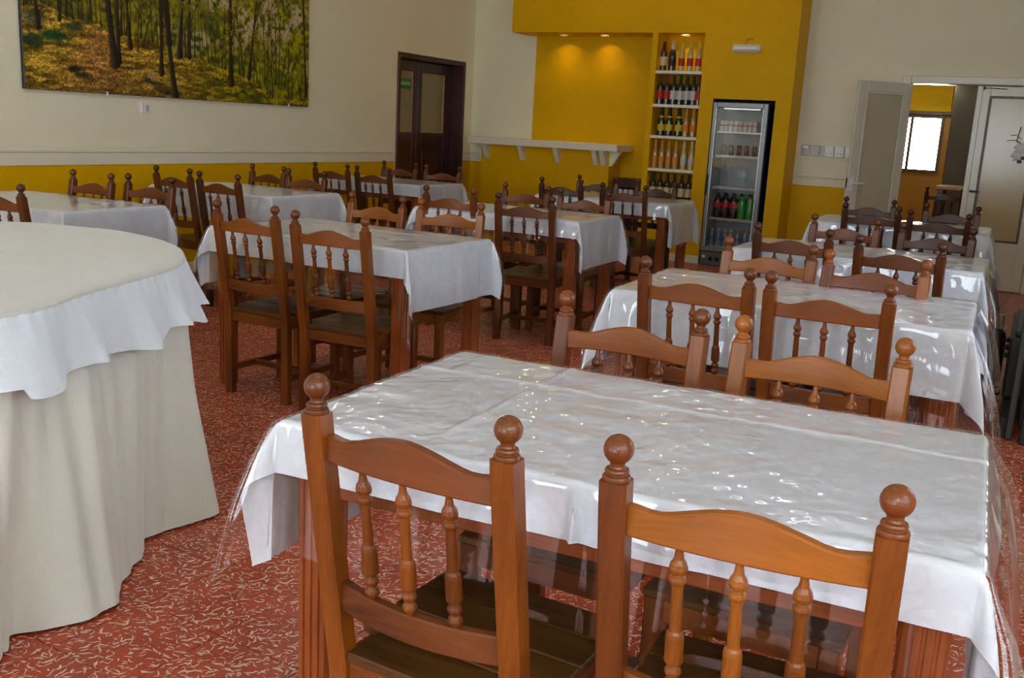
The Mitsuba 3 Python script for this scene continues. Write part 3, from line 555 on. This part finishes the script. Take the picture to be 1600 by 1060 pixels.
for x in (-3.03, -2.955, -2.88, -2.805): part(bs, 'vent_hole', flat(lathe([(0, 0), (.026, 0), (.026, .006), (0, .006)], 18), 'mat_black'), T().translate([x, FY + .006, .075]) @ T().rotate([1, 0, 0], 90))
part(bs, 'knob', flat(lathe([(0, 0), (.022, 0), (.018, .014), (0, .014)], 18), 'mat_steel'), T().translate([-3.105, FY + .006, .095]) @ T().rotate([1, 0, 0], 90))
def wire_shelf(z):
    ms = [cbox(FA + .05, FB - .055, y - .003, y + .003, z - .006, z) for y in (FY + .08, FY + .22, FY + .36)]
    ms += [cbox(x - .002, x + .002, FY + .08, FY + .37, z - .004, z) for x in np.linspace(FA + .055, FB - .06, 34)]
    ms.append(cbox(FA + .05, FB - .055, FY + .072, FY + .078, z - .022, z - .018)); ms += [cbox(x - .0015, x + .0015, FY + .072, FY + .078, z - .02, z) for x in np.linspace(FA + .055, FB - .06, 34)]
    return cat(*ms)
for z in (.215, .522, .86, 1.20): part(t, 'wire_shelf', flat(wire_shelf(z), 'mat_white_plastic'), label='white wire shelf')
part(t, 'wire_shelf', flat(cbox(FA + .045, FB - .05, FY + .07, FY + .37, 1.435, 1.453, .003), 'mat_white_plastic'), label='white shelf with bright front edge')
part(t, 'lamp_tube', flat(cbox(FA + .1, FB - .1, FY + .07, FY + .09, 1.685, 1.70), 'mat_white_gloss'), label='white interior lamp', emitter=emit((.9, 1, 1.05), 0.5))
for k, x in enumerate((-3.045, -2.955, -2.865)):
    bottle(x, FY + .15, .522, 'soda', 'mat_bottle_cola', 'mat_label_black', 'mat_label_red', f'cola bottle with red label in the fridge, {ORD[k]} from left', 'cola bottles in the fridge')
for k, x in enumerate((-2.775, -2.685)):
    bottle(x, FY + .15, .522, 'soda', 'mat_bottle_green', 'mat_label_black', None, f'green soda bottle in the fridge, {("left", "right")[k]} one', 'green soda bottles in the fridge')
for k, x in enumerate((-3.0, -2.91, -2.82, -2.73)):
    bottle(x, FY + .27, .522, 'soda', 'mat_bottle_cola' if k < 2 else 'mat_bottle_green', 'mat_label_black', None, f'dark bottle in the back row of the fridge soda shelf, {ORD[k]} from left', 'back row of bottles in the fridge')
for k, x in enumerate((-3.075, -3.0, -2.925, -2.86)):
    bottle(x, FY + .13, .215, 'small', 'mat_bottle_water', 'mat_label_white', 'mat_label_blue', f'water bottle with white cap at the fridge bottom, {ORD[k]} from left', 'water bottles at the fridge bottom')
for k, x in enumerate((-2.785, -2.705, -2.645)):
    bottle(x, FY + .13, .215, 'small', 'mat_bottle_water', 'mat_label_red', 'mat_label_blue', f'small bottle with red cap at the fridge bottom, {ORD[k]} from left', 'red-capped bottles at the fridge bottom')
can = flat(lathe([(0, 0), (.022, 0), (.025, .005), (.025, .105), (.02, .113), (0, .113)], 16), 'mat_label_white', 35); band = flat(shell(.025, .055, .075), 'mat_label_pink', 35)
for k in range(8):
    t = thing('drink_can', f'white and pink drink can on the top fridge shelf, {(ORD + ["eighth"])[k]} from left', 'can', 'drink cans on the top fridge shelf'); m = T().translate([-3.08 + .052 * k, FY + .14, 1.453])
    part(t, 'body', can, m); part(t, 'band', band, m)
for k in range(5):
    t = thing('drink_can', f'dark red drink can on the second fridge shelf, {ORD[k]} from left', 'can', 'dark cans on the second fridge shelf'); m = T().translate([-3.05 + .085 * k, FY + .2, 1.20])
    part(t, 'body', can, m, 'mat_label_black'); part(t, 'band', band, m, 'mat_label_darkred')

# ------------------------------------------------------------------ chairs
HB, DC = 0.95, 0.184
def back_y(z): return 0.08 * (1 - np.clip((z - .43) / .475, 0, 1.2))
def sq(x, y, z, w=.041, d=.041, c=.004):
    a, b = w / 2, d / 2
    p = [(-a + c, -b), (a - c, -b), (a, -b + c), (a, b - c), (a - c, b), (-a + c, b), (-a, b - c), (-a, -b + c)]
    return [(x + i, y + j, z) for i, j in p]
def rail_mesh(zb, zt, y0, bulge, thick=.022, n=22, x1=.166):
    rings = []
    for x in np.linspace(-x1, x1, n):
        q = x / x1; b, t_ = zb(q), zt(q); y = y0 - bulge * (1 - q * q); c = .003
        rings.append([(x, y - thick / 2, b + c), (x, y - thick / 2 + c, b), (x, y + thick / 2 - c, b), (x, y + thick / 2, b + c), (x, y + thick / 2, t_ - c), (x, y + thick / 2 - c, t_), (x, y - thick / 2 + c, t_), (x, y - thick / 2, t_ - c)])
    return loft(rings)
bell = lambda q: .027 * (np.clip(np.cos(np.clip(abs(q) / .84, 0, 1) * np.pi) * .5 + .5, 0, 1)) - .003 * np.exp(-((abs(q) - .72) / .16) ** 2)
CH = {}
for s in (-1, 1):
    CH['post', s] = wply(loft([sq(s * DC, .08, 0), sq(s * DC, .08, .20), sq(s * DC, .08, .40), sq(s * DC, .072, .455), sq(s * DC, 0.004, .875), sq(s * DC, .0, .905)]), 2)
    CH['front', s] = wply(loft([sq(s * .183, .445, 0), sq(s * .183, .445, .424)]), 2)
def crisp(pr, e=.0006):
    pr = [np.array(p, float) for p in pr]; out = [pr[0]]
    for a, b in zip(pr[:-1], pr[1:]):
        d = np.linalg.norm(b - a)
        if d > 3 * e: out += [a + (b - a) * e / d, b - (b - a) * e / d]
        out.append(b)
    return out
fin = [(0, .903), (.0180, .903), (.0205, .9055), (.0208, .9095), (.0190, .9125), (.0155, .9135), (.0152, .9145), (.0172, .916), (.0178, .919), (.0165, .922), (.0122, .9232), (.0108, .9265), (.0112, .930)]
fin += [(.0218 * math.sin(a), .95 - .0218 * math.cos(a)) for a in np.linspace(.55, math.pi - .02, 13)] + [(0, .9718)]
def uvply(m, ax=2): return wply(m, ax, smooth=True)
for s in (-1, 1):
    m = lathe(crisp(fin, .0005), 24); m.apply_translation([s * DC, 0, 0]); CH['finial', s] = uvply(m)
CH['top_rail'] = wply(rail_mesh(lambda q: .823 + .003 * (1 - q * q), lambda q: .869 + bell(q), .012, .021), 0)
CH['lower_rail'] = wply(rail_mesh(lambda q: .535, lambda q: .587, .0575, .030), 0)
sp = [(0, 0), (.0065, 0), (.0070, .006), (.0112, .010), (.0130, .016), (.0112, .022), (.0076, .026), (.0076, .028), (.0112, .031), (.0130, .037), (.0112, .043), (.0078, .046), (.0078, .049), (.0138, .053), (.0142, .058), (.0140, .096), (.0128, .103), (.0096, .107), (.0092, .113), (.0086, .176),
      (.0092, .184), (.0120, .187), (.0130, .191), (.0118, .196), (.0082, .199), (.0082, .201), (.0122, .204), (.0138, .210), (.0120, .218), (.0078, .225), (.0058, .236), (.0054, .246), (0, .246)]
for k, x in enumerate((-.085, 0, .085)):
    m = lathe(crisp(sp), 14); z0, z1 = .583, .828
    yb, yt = .0575 - .030 * (1 - (x / .166) ** 2), .012 - .021 * (1 - (x / .166) ** 2) + .002
    v = np.array(m.vertices); q = v[:, 2] / .246; v[:, 0] += x; v[:, 1] += yb + (yt - yb) * q; v[:, 2] = z0 + (z1 - z0) * q
    CH['spindle', k] = uvply(trimesh.Trimesh(v, m.faces, process=False))
for k in range(4):
    y0 = .062 + .102 * k; CH['plank', k] = wply(cbox(-.208 if k else -.163, .208 if k else .163, y0 + (0 if k else .0), y0 + .0985, .424, .444, .003), 0)
CH['apron', 0] = wply(cbox(-.163, .163, .069, .089, .372, .424, .002), 0); CH['apron', 1] = wply(cbox(-.163, .163, .437, .457, .372, .424, .002), 0)
for s in (-1, 1): CH['apron', 2 * s] = wply(cbox(s * .183 - .010, s * .183 + .010, .10, .425, .372, .424, .002), 1); CH['stretch', s] = wply(cbox(s * .183 - .011, s * .183 + .011, .10, .425, .112, .142, .003), 1)
CH['stretch', 0] = wply(cbox(-.172, .172, .235, .262, .114, .140, .003), 0)
OVER = {'T1a': ('orange-brown', 'orange-brown', 'brown', 'red-brown'), 'T1b': ('brown', 'orange-brown', 'golden-brown', 'brown'), 'T1c': ('orange-brown', 'brown', 'orange-brown', 'brown'),
        'T1d': ('golden-brown', 'golden-brown', 'golden-brown', 'golden-brown'), 'T2d': ('golden-brown', 'brown', 'brown', 'orange-brown')}
def chair(key, label, group, x, y, deg, tone, far):
    t = thing('dining_chair', label, 'chair', group); m = at(x, y, 0, deg + (180 if far else 0)); w = wmat(tone)
    darker = {'golden-brown': 'orange-brown', 'orange-brown': 'brown', 'brown': 'red-brown', 'red-brown': 'dark brown', 'dark brown': 'dark brown'}
    q = len(scene) % 7; wp = [w, wmat(darker[tone])][q in (1, 4, 6)]; wf = wmat(darker[tone] if q % 2 else darker[darker[tone]])
    wl, wr, wb, wf = [wmat(o) for o in OVER[key]] if key in OVER else (wp, w, w, wf)
    for s in (-1, 1):
        p = part(t, 'post', CH['post', s], m, wl if s < 0 else wr); part(p, 'finial', CH['finial', s], m, wf)
    part(t, 'top_rail', CH['top_rail'], m, wb); part(t, 'lower_rail', CH['lower_rail'], m, wb)
    for k in range(3): part(t, 'spindle', CH['spindle', k], m, w)
    for k in range(4): part(t, 'seat_plank', CH['plank', k], m, 'mat_seat_wood', 'dark worn seat plank' if k == 0 else None)
    for k in (0, 1, -2, 2): part(t, 'apron', CH['apron', k], m, w)
    for s in (-1, 1): part(t, 'front_leg', CH['front', s], m, w)
    for s in (-1, 0, 1): part(t, 'stretcher', CH['stretch', s], m, w)

TAB = {'T1': (-.603, 1.772, 2.2, 1.204, .718), 'T2': (-.723, 3.74, 1.7, 1.204, .718), 'T3': (-.759, 5.515, .2, 1.204, .718), 'T4': (-.83, 7.947, 1.7, 1.204, .718),
       'M1': (-3.01, 4.023, -2.0, 1.204, .718), 'M2': (-3.104, 6.036, 1.1, 1.204, .718), 'M3': (-3.258, 8.209, 1.3, 1.204, .718),
       'L1': (-5.118, 3.851, 2.0, 1.204, .718), 'L2': (-5.261, 5.702, -1.6, 1.204, .718), 'L3': (-5.478, 7.909, -1.9, 1.204, .718)}
DESC = {'T1': 'the front table nearest the camera', 'T2': 'the second table of the right row', 'T3': 'the third table of the right row', 'T4': 'the last table before the white door',
        'M1': 'the front middle-row table', 'M2': 'the second middle-row table', 'M3': 'the rear middle-row table by the bar', 'L1': 'the wall table behind the round table', 'L2': 'the wall table under the picture\'s right end', 'L3': 'the wall table by the dark door'}
CHAIRS = {'T1a': (-.812, 1.237, -2.7, 'orange-brown'), 'T1b': (-.277, 1.255, 3.5, 'golden-brown'), 'T1c': (-.858, 2.333, -.9, 'brown'), 'T1d': (-.383, 2.315, -2.4, 'golden-brown'),
          'T2a': (-.964, 3.219, -1.2, 'orange-brown'), 'T2b': (-.525, 3.213, 1.2, 'orange-brown'), 'T2c': (-.948, 4.197, -5.8, 'golden-brown'), 'T2d': (-.498, 4.06, -6, 'brown'),
          'T3a': (-1.035, 5.058, -6, 'red-brown'), 'T3b': (-.504, 4.869, -6, 'red-brown'), 'T3c': (-.946, 6.075, -6, 'brown'), 'T3d': (-.435, 5.99, -5.9, 'dark brown'),
          'T4a': (-.997, 7.5, .5, 'dark brown'), 'T4b': (-.532, 7.302, 0, 'dark brown'), 'T4c': (-1.142, 8.41, 1.8, 'dark brown'), 'T4d': (-.526, 8.374, .5, 'dark brown'),
          'M1a': (-3.259, 3.535, -1.9, 'orange-brown'), 'M1b': (-2.708, 3.463, 3.5, 'orange-brown'), 'M1c': (-3.289, 4.638, -3.9, 'golden-brown'), 'M1d': (-2.807, 4.65, 4.7, 'golden-brown'),
          'M2a': (-3.428, 5.658, .3, 'orange-brown'), 'M2b': (-2.822, 5.581, 6, 'red-brown'), 'M2c': (-3.346, 6.627, -1.4, 'brown'), 'M2d': (-2.82, 6.512, 2.4, 'brown'),
          'M3a': (-3.607, 7.805, 2.4, 'dark brown'), 'M3b': (-2.978, 7.68, 4.5, 'red-brown'), 'M3c': (-3.635, 8.687, 5.8, 'dark brown'), 'M3d': (-3.03, 8.62, -3, 'dark brown'),
          'L1b': (-4.715, 3.29, 1, 'red-brown'), 'L1c': (-5.278, 4.34, -2.4, 'brown'), 'L1d': (-4.874, 4.438, 1.8, 'brown'), 'L2a': (-5.542, 5.261, -4.7, 'red-brown'), 'L2b': (-4.962, 5.118, -2.5, 'red-brown'),
          'L2c': (-5.589, 6.331, -5.3, 'brown'), 'L2d': (-5.037, 6.146, -2.1, 'brown'), 'L3a': (-5.744, 7.36, .9, 'red-brown'), 'L3b': (-5.233, 7.303, -3.2, 'red-brown'), 'L3c': (-5.798, 8.561, 5.9, 'brown'), 'L3d': (-5.205, 8.442, 4.8, 'brown')}
SIDE = {'a': 'near left', 'b': 'near right', 'c': 'far left', 'd': 'far right'}
for k, (x, y, deg, tone) in CHAIRS.items():
    chair(k, f'{tone} spindle-back chair, {SIDE[k[2]]} seat of {DESC[k[:2]]}', 'spindle-back dining chairs at the tables', x, y, deg, tone, k[2] in 'cd')
chair('next', 'dark spindle-back chair beside the high table in the next room', 'chairs in the next room', -.86, 12.05, 0, 'dark brown', False)

# ------------------------------------------------------------------ tables, cloths and clear plastic covers
TH = 0.818
def fluted_leg():
    w, c, pts = .036, .006, []
    for s in range(4):
        a = s * math.pi / 2; side = [(-w + c, -w)]
        for f in (-.018, 0, .018): side += [(f - .004, -w), (f - .002, -w + .0035), (f + .002, -w + .0035), (f + .004, -w)]
        side += [(w - c, -w)]
        pts += [(x * math.cos(a) - y * math.sin(a), x * math.sin(a) + y * math.cos(a)) for x, y in side]
    return extrude(pts, TH - .028)
leg_ply = wply(fluted_leg(), 2, 'mat_table_wood')
top_ply = wply(box(1.18, .70, .024, (0, 0, TH - .014), .004), 0, 'mat_table_wood')
ax_ply, ay_ply = wply(box(1.02, .022, .120, (0, 0, TH - .0865), .002), 0, 'mat_table_wood'), wply(box(.022, .56, .120, (0, 0, TH - .0865), .002), 1, 'mat_table_wood')
def axis_pts(a, b, lo, hi, step):
    h = np.linspace(-a, a, max(int(2 * a / step), 4) + 1)
    L_ = -a - np.linspace(lo, 0, max(int(lo / step), 3) + 1)[:-1]; H_ = a + np.linspace(0, hi, max(int(hi / step), 3) + 1)[1:]
    return np.concatenate([L_, h, H_])
def drape(L, W, H, exl, exr, eyn, eyf, step, seed, g0, gm, wave, top_amp, base=0.0, crease=None, fine=.2, extra=0.0, flare=0.0):
    a, b = L / 2 + base, W / 2 + base
    us, vs = axis_pts(a, 0, exl, exr, step), axis_pts(b, 0, eyn, eyf, step)
    U, V = np.meshgrid(us, vs, indexing='ij')
    du, dv = np.maximum(np.abs(U) - a, 0), np.maximum(np.abs(V) - b, 0); su, sv = np.sign(U), np.sign(V)
    rho = np.hypot(du, dv); phi = np.arctan2(dv, np.maximum(du, 1e-9)); phi = np.where(rho < 1e-9, 0, phi)
    key = su * 3 + sv * 7
    both = (du > 0) & (dv > 0)
    g = g0 + (gm - g0) * np.sin(2 * phi) ** 2 * (.85 + .3 * meshkit.noise(np.stack([key, 0 * key + seed, 0 * key], -1)))
    P = lambda f, s: meshkit.noise(np.stack([U * f, V * f, 0 * U + s], -1), seed) - .5
    tcoord = np.where(du > dv, V, U)
    n1 = meshkit.noise(np.stack([tcoord * 7, key, 0 * U + 3], -1), seed) - .5; n2 = meshkit.noise(np.stack([tcoord * 19, key, 0 * U + 5], -1), seed) - .5
    g = np.clip(g + wave * (n1 + .5 * n2) * np.clip(rho / .08, 0, 1) * np.where(both, .4, 1), .02, .9)
    r = .010; e = 1 - np.exp(-rho / r)
    rc = .26; g = g + (extra + flare * (su > 0) * np.cos(phi) ** 2) * np.clip(rho / .1, 0, 1)
    off = g * rc * (1 - np.exp(-rho / rc)) * 1.25 + r * e * .8
    drop = np.sqrt(1 - np.minimum(g, .9) ** 2 * .6) * np.maximum(rho - .75 * r * e, 0)
    X = np.clip(U, -a, a) + su * off * np.cos(phi) * (rho > 0); Y = np.clip(V, -b, b) + sv * off * np.sin(phi) * (rho > 0)
    inside = np.exp(-rho / .03)
    big = meshkit.fbm(np.stack([U * 3, V * 3, 0 * U + 9], -1), 2, seed)
    Z = H - drop + inside * top_amp * ((P(14, 1) + .6 * P(33, 2) + fine * P(75, 4)) * (.35 + 1.3 * big))
    if crease:
        for ax, pos, hh in crease:
            q = (V if ax == 'x' else U) - pos; Z = Z + inside * hh * (np.exp(-(q / .006) ** 2) + .35 * np.exp(-((q - .012) / .02) ** 2))
    n = len(vs); i, j = np.meshgrid(np.arange(len(us) - 1), np.arange(n - 1), indexing='ij'); q = (i * n + j).ravel()
    return (np.stack([X.ravel(), Y.ravel(), Z.ravel()], 1), np.stack([q, q + n, q + n + 1, q + 1], 1)), np.stack([U.ravel(), V.ravel()], 1)
# overhang of the cloth: left, right, near, far; then of the clear plastic
HANG = {'T1': ((.30, .30, .108, .14), (.28, .40, .26, .22)), 'T2': ((.28, .27, .235, .2), (.34, .36, .36, .24)), 'T3': ((.24, .26, .24, .2), (.30, .36, .34, .24)), 'T4': ((.22, .24, .25, .2), (.32, .36, .36, .22)),
        'M1': ((.30, .29, .135, .14), (.36, .40, .33, .22)), 'M2': ((.28, .32, .115, .16), (.31, .37, .33, .2)), 'M3': ((.26, .36, .12, .18), (.29, .38, .15, .2)),
        'L1': ((.20, .30, .24, .14), (.22, .34, .28, .2)), 'L2': ((.2, .28, .22, .14), (.24, .30, .24, .2)), 'L3': ((.2, .27, .11, .14), (.24, .29, .14, .2))}
for k, (x, y, deg, L, W) in TAB.items():
    m = at(x, y, 0, deg); de = DESC[k][4:]
    t = thing('dining_table', f'red-brown wooden table with fluted legs, {de}', 'table', 'wooden dining tables under cloths')
    part(t, 'tabletop', top_ply, m)
    for s in (-1, 1):
        part(t, 'apron', ax_ply, m @ T().translate([0, s * .315, 0])); part(t, 'apron', ay_ply, m @ T().translate([s * .555, 0, 0]))
        for s2 in (-1, 1): part(t, 'leg', leg_ply, m @ T().translate([s * .545, s2 * .305, 0]))
    dist = math.hypot(x, y); step = .010 if k == 'T1' else .014 if dist < 5.1 else .022
    (el, er, en, ef), (pl, pr_, pn, pf) = HANG[k]; seed = 11 * (list(TAB).index(k) + 1)
    q, uv = drape(L, W, TH + .002, el, er, en, ef, step, seed, .06, .40, .14, .0022, crease=[('x', .16, .0028), ('y', -.30, .0026)])
    put(thing('tablecloth', f'white damask tablecloth draped over {DESC[k]}', 'tablecloth', 'white damask tablecloths'), mikit.ply(q, 'mat_damask', smooth=True, uv=uv), m)
    q, uv = drape(L, W, TH + .0055, pl, pr_, pn, pf, step * (.45 if k == 'T1' else .62), seed, .06, .40, .14, .0050, base=.004, extra=.035, flare=.26 if k in ('T1', 'T2', 'T3') else .06, crease=[('x', .16, .0028), ('y', -.30, .0026)], fine=.42)
    put(thing('plastic_cover', f'clear plastic cover over the cloth of {DESC[k]}', 'table cover', 'clear plastic table covers'), mikit.ply(q, 'mat_clear_plastic', smooth=True), m)

# ------------------------------------------------------------------ round skirted table at the left
from scipy.interpolate import CubicSpline
EDGE = np.array([(-2.09, 1.45), (-2.16, 1.68), (-2.25, 1.91), (-2.335, 2.155), (-2.435, 2.33), (-2.60, 2.50), (-2.83, 2.66), (-3.18, 2.75), (-3.56, 2.70), (-3.88, 2.46), (-4.05, 2.05), (-4.04, 1.5), (-3.85, 1.0), (-3.45, .66), (-2.95, .55), (-2.48, .68), (-2.18, .98)])
ZT = .90
tt = np.arange(len(EDGE) + 1); cs = CubicSpline(tt, np.vstack([EDGE, EDGE[:1]]), bc_type='periodic')
ts = np.linspace(0, len(EDGE), 561)[:-1]; ring = cs(ts); tang = cs(ts, 1); nrm = np.stack([tang[:, 1], -tang[:, 0]], 1); nrm /= np.linalg.norm(nrm, axis=1, keepdims=True)
ctr = EDGE.mean(0)
if ((ring - ctr) * nrm).sum() < 0: nrm = -nrm
arc = np.concatenate([[0], np.cumsum(np.linalg.norm(np.diff(ring, axis=0), axis=1))])
def strip(rows):
    n = len(rows[0]); v = np.vstack(rows); f = []
    i, j = np.meshgrid(np.arange(len(rows) - 1), np.arange(n), indexing='ij'); j2 = (j + 1) % n
    f = np.stack([(i * n + j).ravel(), (i * n + j2).ravel(), ((i + 1) * n + j2).ravel(), ((i + 1) * n + j).ravel()], 1)
    return v, f
# floor line of the skirt: measured waves near the camera, regular waves elsewhere
fo = np.interp(ts, [0, .2, .55, .85, 1.3, 2.0, 2.6, 2.95, 3.45, 4.1, 4.6, 5.2], [-.07, -.14, -.02, .075, .075, .035, -.03, -.06, .02, .125, .06, .0])
reg = .05 + .05 * np.sin(arc * 14)
wgt = np.clip((ts - 4.6) / .8, 0, 1) * np.clip((len(EDGE) - .15 - ts) / .5, 0, 1); fo = fo * (1 - wgt) + reg * wgt
k_ = np.exp(-np.linspace(-2.5, 2.5, 25) ** 2); fo = np.convolve(np.concatenate([fo[-12:], fo, fo[:12]]), k_ / k_.sum(), 'valid')
fine = .006 * np.sin(arc * 41 + 1) + .004 * np.sin(arc * 67) + .016 * np.sin(arc * 19 + 2.2 * np.sin(arc * 2.7))
rows = []
for q in np.linspace(0, 1, 40):
    o = -.02 + q * .012 + fo * q ** 1.25 + fine * (1 - .3 * q) * min(q * 6, 1)
    wr = .010 * (meshkit.noise(np.stack([arc * 5, 0 * arc + q * 4, 0 * arc], -1), 4) - .5) * q
    z = (ZT - .012) * (1 - q) + .004 * q + .012 * q * (meshkit.noise(np.stack([arc * 2.2, 0 * arc, 0 * arc + 2], -1), 6))
    rows.append(np.column_stack([ring + nrm * (o + wr)[:, None], np.full(len(ring), 1.0) * z]))
t = thing('skirted_table', 'round buffet table hidden under a long cream skirt in the left foreground', 'table')
part(t, 'table_skirt', mikit.ply(strip(rows), 'mat_cream_cloth', smooth=True), label='long cream pleated skirt reaching the floor')
part(t, 'tabletop', flat(loft([np.column_stack([ctr + (ring[::8] - ctr) * .97, np.full(70, z)]) for z in (ZT - .03, ZT - .008)]), 'mat_light_wood'))
part(t, 'pedestal', flat(lathe([(0, 0), (.35, 0), (.35, .03), (.06, .06), (.05, .8), (.12, ZT - .03), (0, ZT - .03)], 24), 'mat_table_wood'), T().translate([*ctr, 0]))
t = thing('ruffled_tablecloth', 'ivory cloth with a white ruffle on the round skirted table', 'tablecloth')
rows = []
for q in np.linspace(0.02, 1, 42):
    p = ctr + (ring - ctr) * q
    wz = .004 * (meshkit.fbm(np.stack([p[:, 0] * 2.5 + p[:, 1] * 1.0, p[:, 1] * 9, 0 * arc], -1), 3, 5) - .5) * 2 + .0025 * (meshkit.noise(np.stack([p[:, 0] * 6, p[:, 1] * 26, 0 * arc + 4], -1), 7) - .5) * 2
    rows.append(np.column_stack([p, np.full(len(ring), ZT) + wz - .006 * np.clip((q - .965) / .035, 0, 1) ** 2]))
for z, o in ((.010, .006), (.018, .007)): rows.append(np.column_stack([ring + nrm * o, np.full(len(ring), ZT - z)]))
c0 = rows[0].mean(0); v, f = strip(rows)
f = np.vstack([f, [[len(v), j, (j + 1) % len(ring), (j + 1) % len(ring)] for j in range(len(ring))]]); v = np.vstack([v, c0[None]])
part(t, 'top', mikit.ply((v, f), 'mat_ivory_cloth', smooth=True), label='ivory top with a seam along its edge')
ph = np.cumsum(1 + .9 * (meshkit.noise(np.stack([arc * 2.3, 0 * arc, 0 * arc + 1], -1), 12) - .5)); ph = ph / ph[-1] * 2 * np.pi * 21
rows = []
for q in np.linspace(0, 1, 22):
    o = .008 + .055 * q + (.022 * np.sin(ph) + .006 * np.sin(2.3 * ph + 1) * q) * q ** 1.1 + .0025 * np.sin(ph * 5) * np.exp(-q * 5)
    side = .012 * np.cos(ph) * q
    z = ZT - .014 - q * (.176 + .014 * np.sin(ph * .5 + 1)) - .005 * q * np.sin(ph)
    tg = tang / np.linalg.norm(tang, axis=1, keepdims=True)
    rows.append(np.column_stack([ring + nrm * o[:, None] + tg * side[:, None], z]))
part(t, 'ruffle', mikit.ply(strip(rows), 'mat_ruffle_cloth', smooth=True), label='bluish white gathered ruffle')

# ------------------------------------------------------------------ dark metal things by the right wall
t = thing('gas_heater', 'dark grey metal heater cabinet standing at the right edge of the photo', 'heater')
part(t, 'cabinet', flat(cat(cbox(.01, .42, 5.75, 6.75, .10, .43, .012), cbox(.03, .42, 5.8, 6.7, .43, .46, .01)), 'mat_heater'), label='low grey metal body')
part(t, 'back_panel', flat(cat(cbox(.10, .16, 5.32, 6.9, .06, 1.05, .01), cbox(.20, .45, 5.4, 6.8, .05, 1.0, .01)), 'mat_heater'), label='upright grey panel')
part(t, 'upright', flat(cbox(.052, .085, 5.27, 5.32, .0, 1.05, .006), 'mat_heater'), label='upright grey edge bar')
part(t, 'upright', flat(cbox(.115, .165, 5.22, 5.27, .0, 1.05, .006), 'mat_heater_dark'), label='dark upright edge bar')
part(t, 'skid', flat(cat(cbox(.02, .06, 5.3, 6.8, 0, .1, .006), cbox(.36, .40, 5.3, 6.8, 0, .1, .006)), 'mat_heater_dark'))
for y in (5.95, 6.2, 6.45): part(t, 'latch', flat(cat(box(.02, .05, .03, (.004, y, .30), .004), tube([(-.005, y - .02, .30), (-.018, y, .29), (-.005, y + .02, .30)], .004)), 'mat_heater_dark'))
a = np.linspace(0, 2 * math.pi, 22)
part(t, 'hose', flat(tube([(.0 - .03 * (1 - math.cos(q)), 5.62 + .05 * math.sin(q), .165 + .012 * math.sin(2 * q)) for q in a], .006), 'mat_black', True), label='black hose loop')
t = thing('gas_bottle', 'small dark cylinder with a cream cap on the floor beside the heater', 'gas bottle')
part(t, 'body', flat(lathe([(0, 0), (.05, 0), (.055, .01), (.055, .27), (.045, .31), (.02, .33), (0, .33)], 20), 'mat_heater_dark', 35), T().translate([-.065, 6.65, 0]))
part(t, 'cap', flat(lathe([(0, .33), (.021, .33), (.019, .40), (.021, .415), (0, .415)], 16), 'mat_label_cream', 35), T().translate([-.055, 6.65, 0]), label='cream cap')
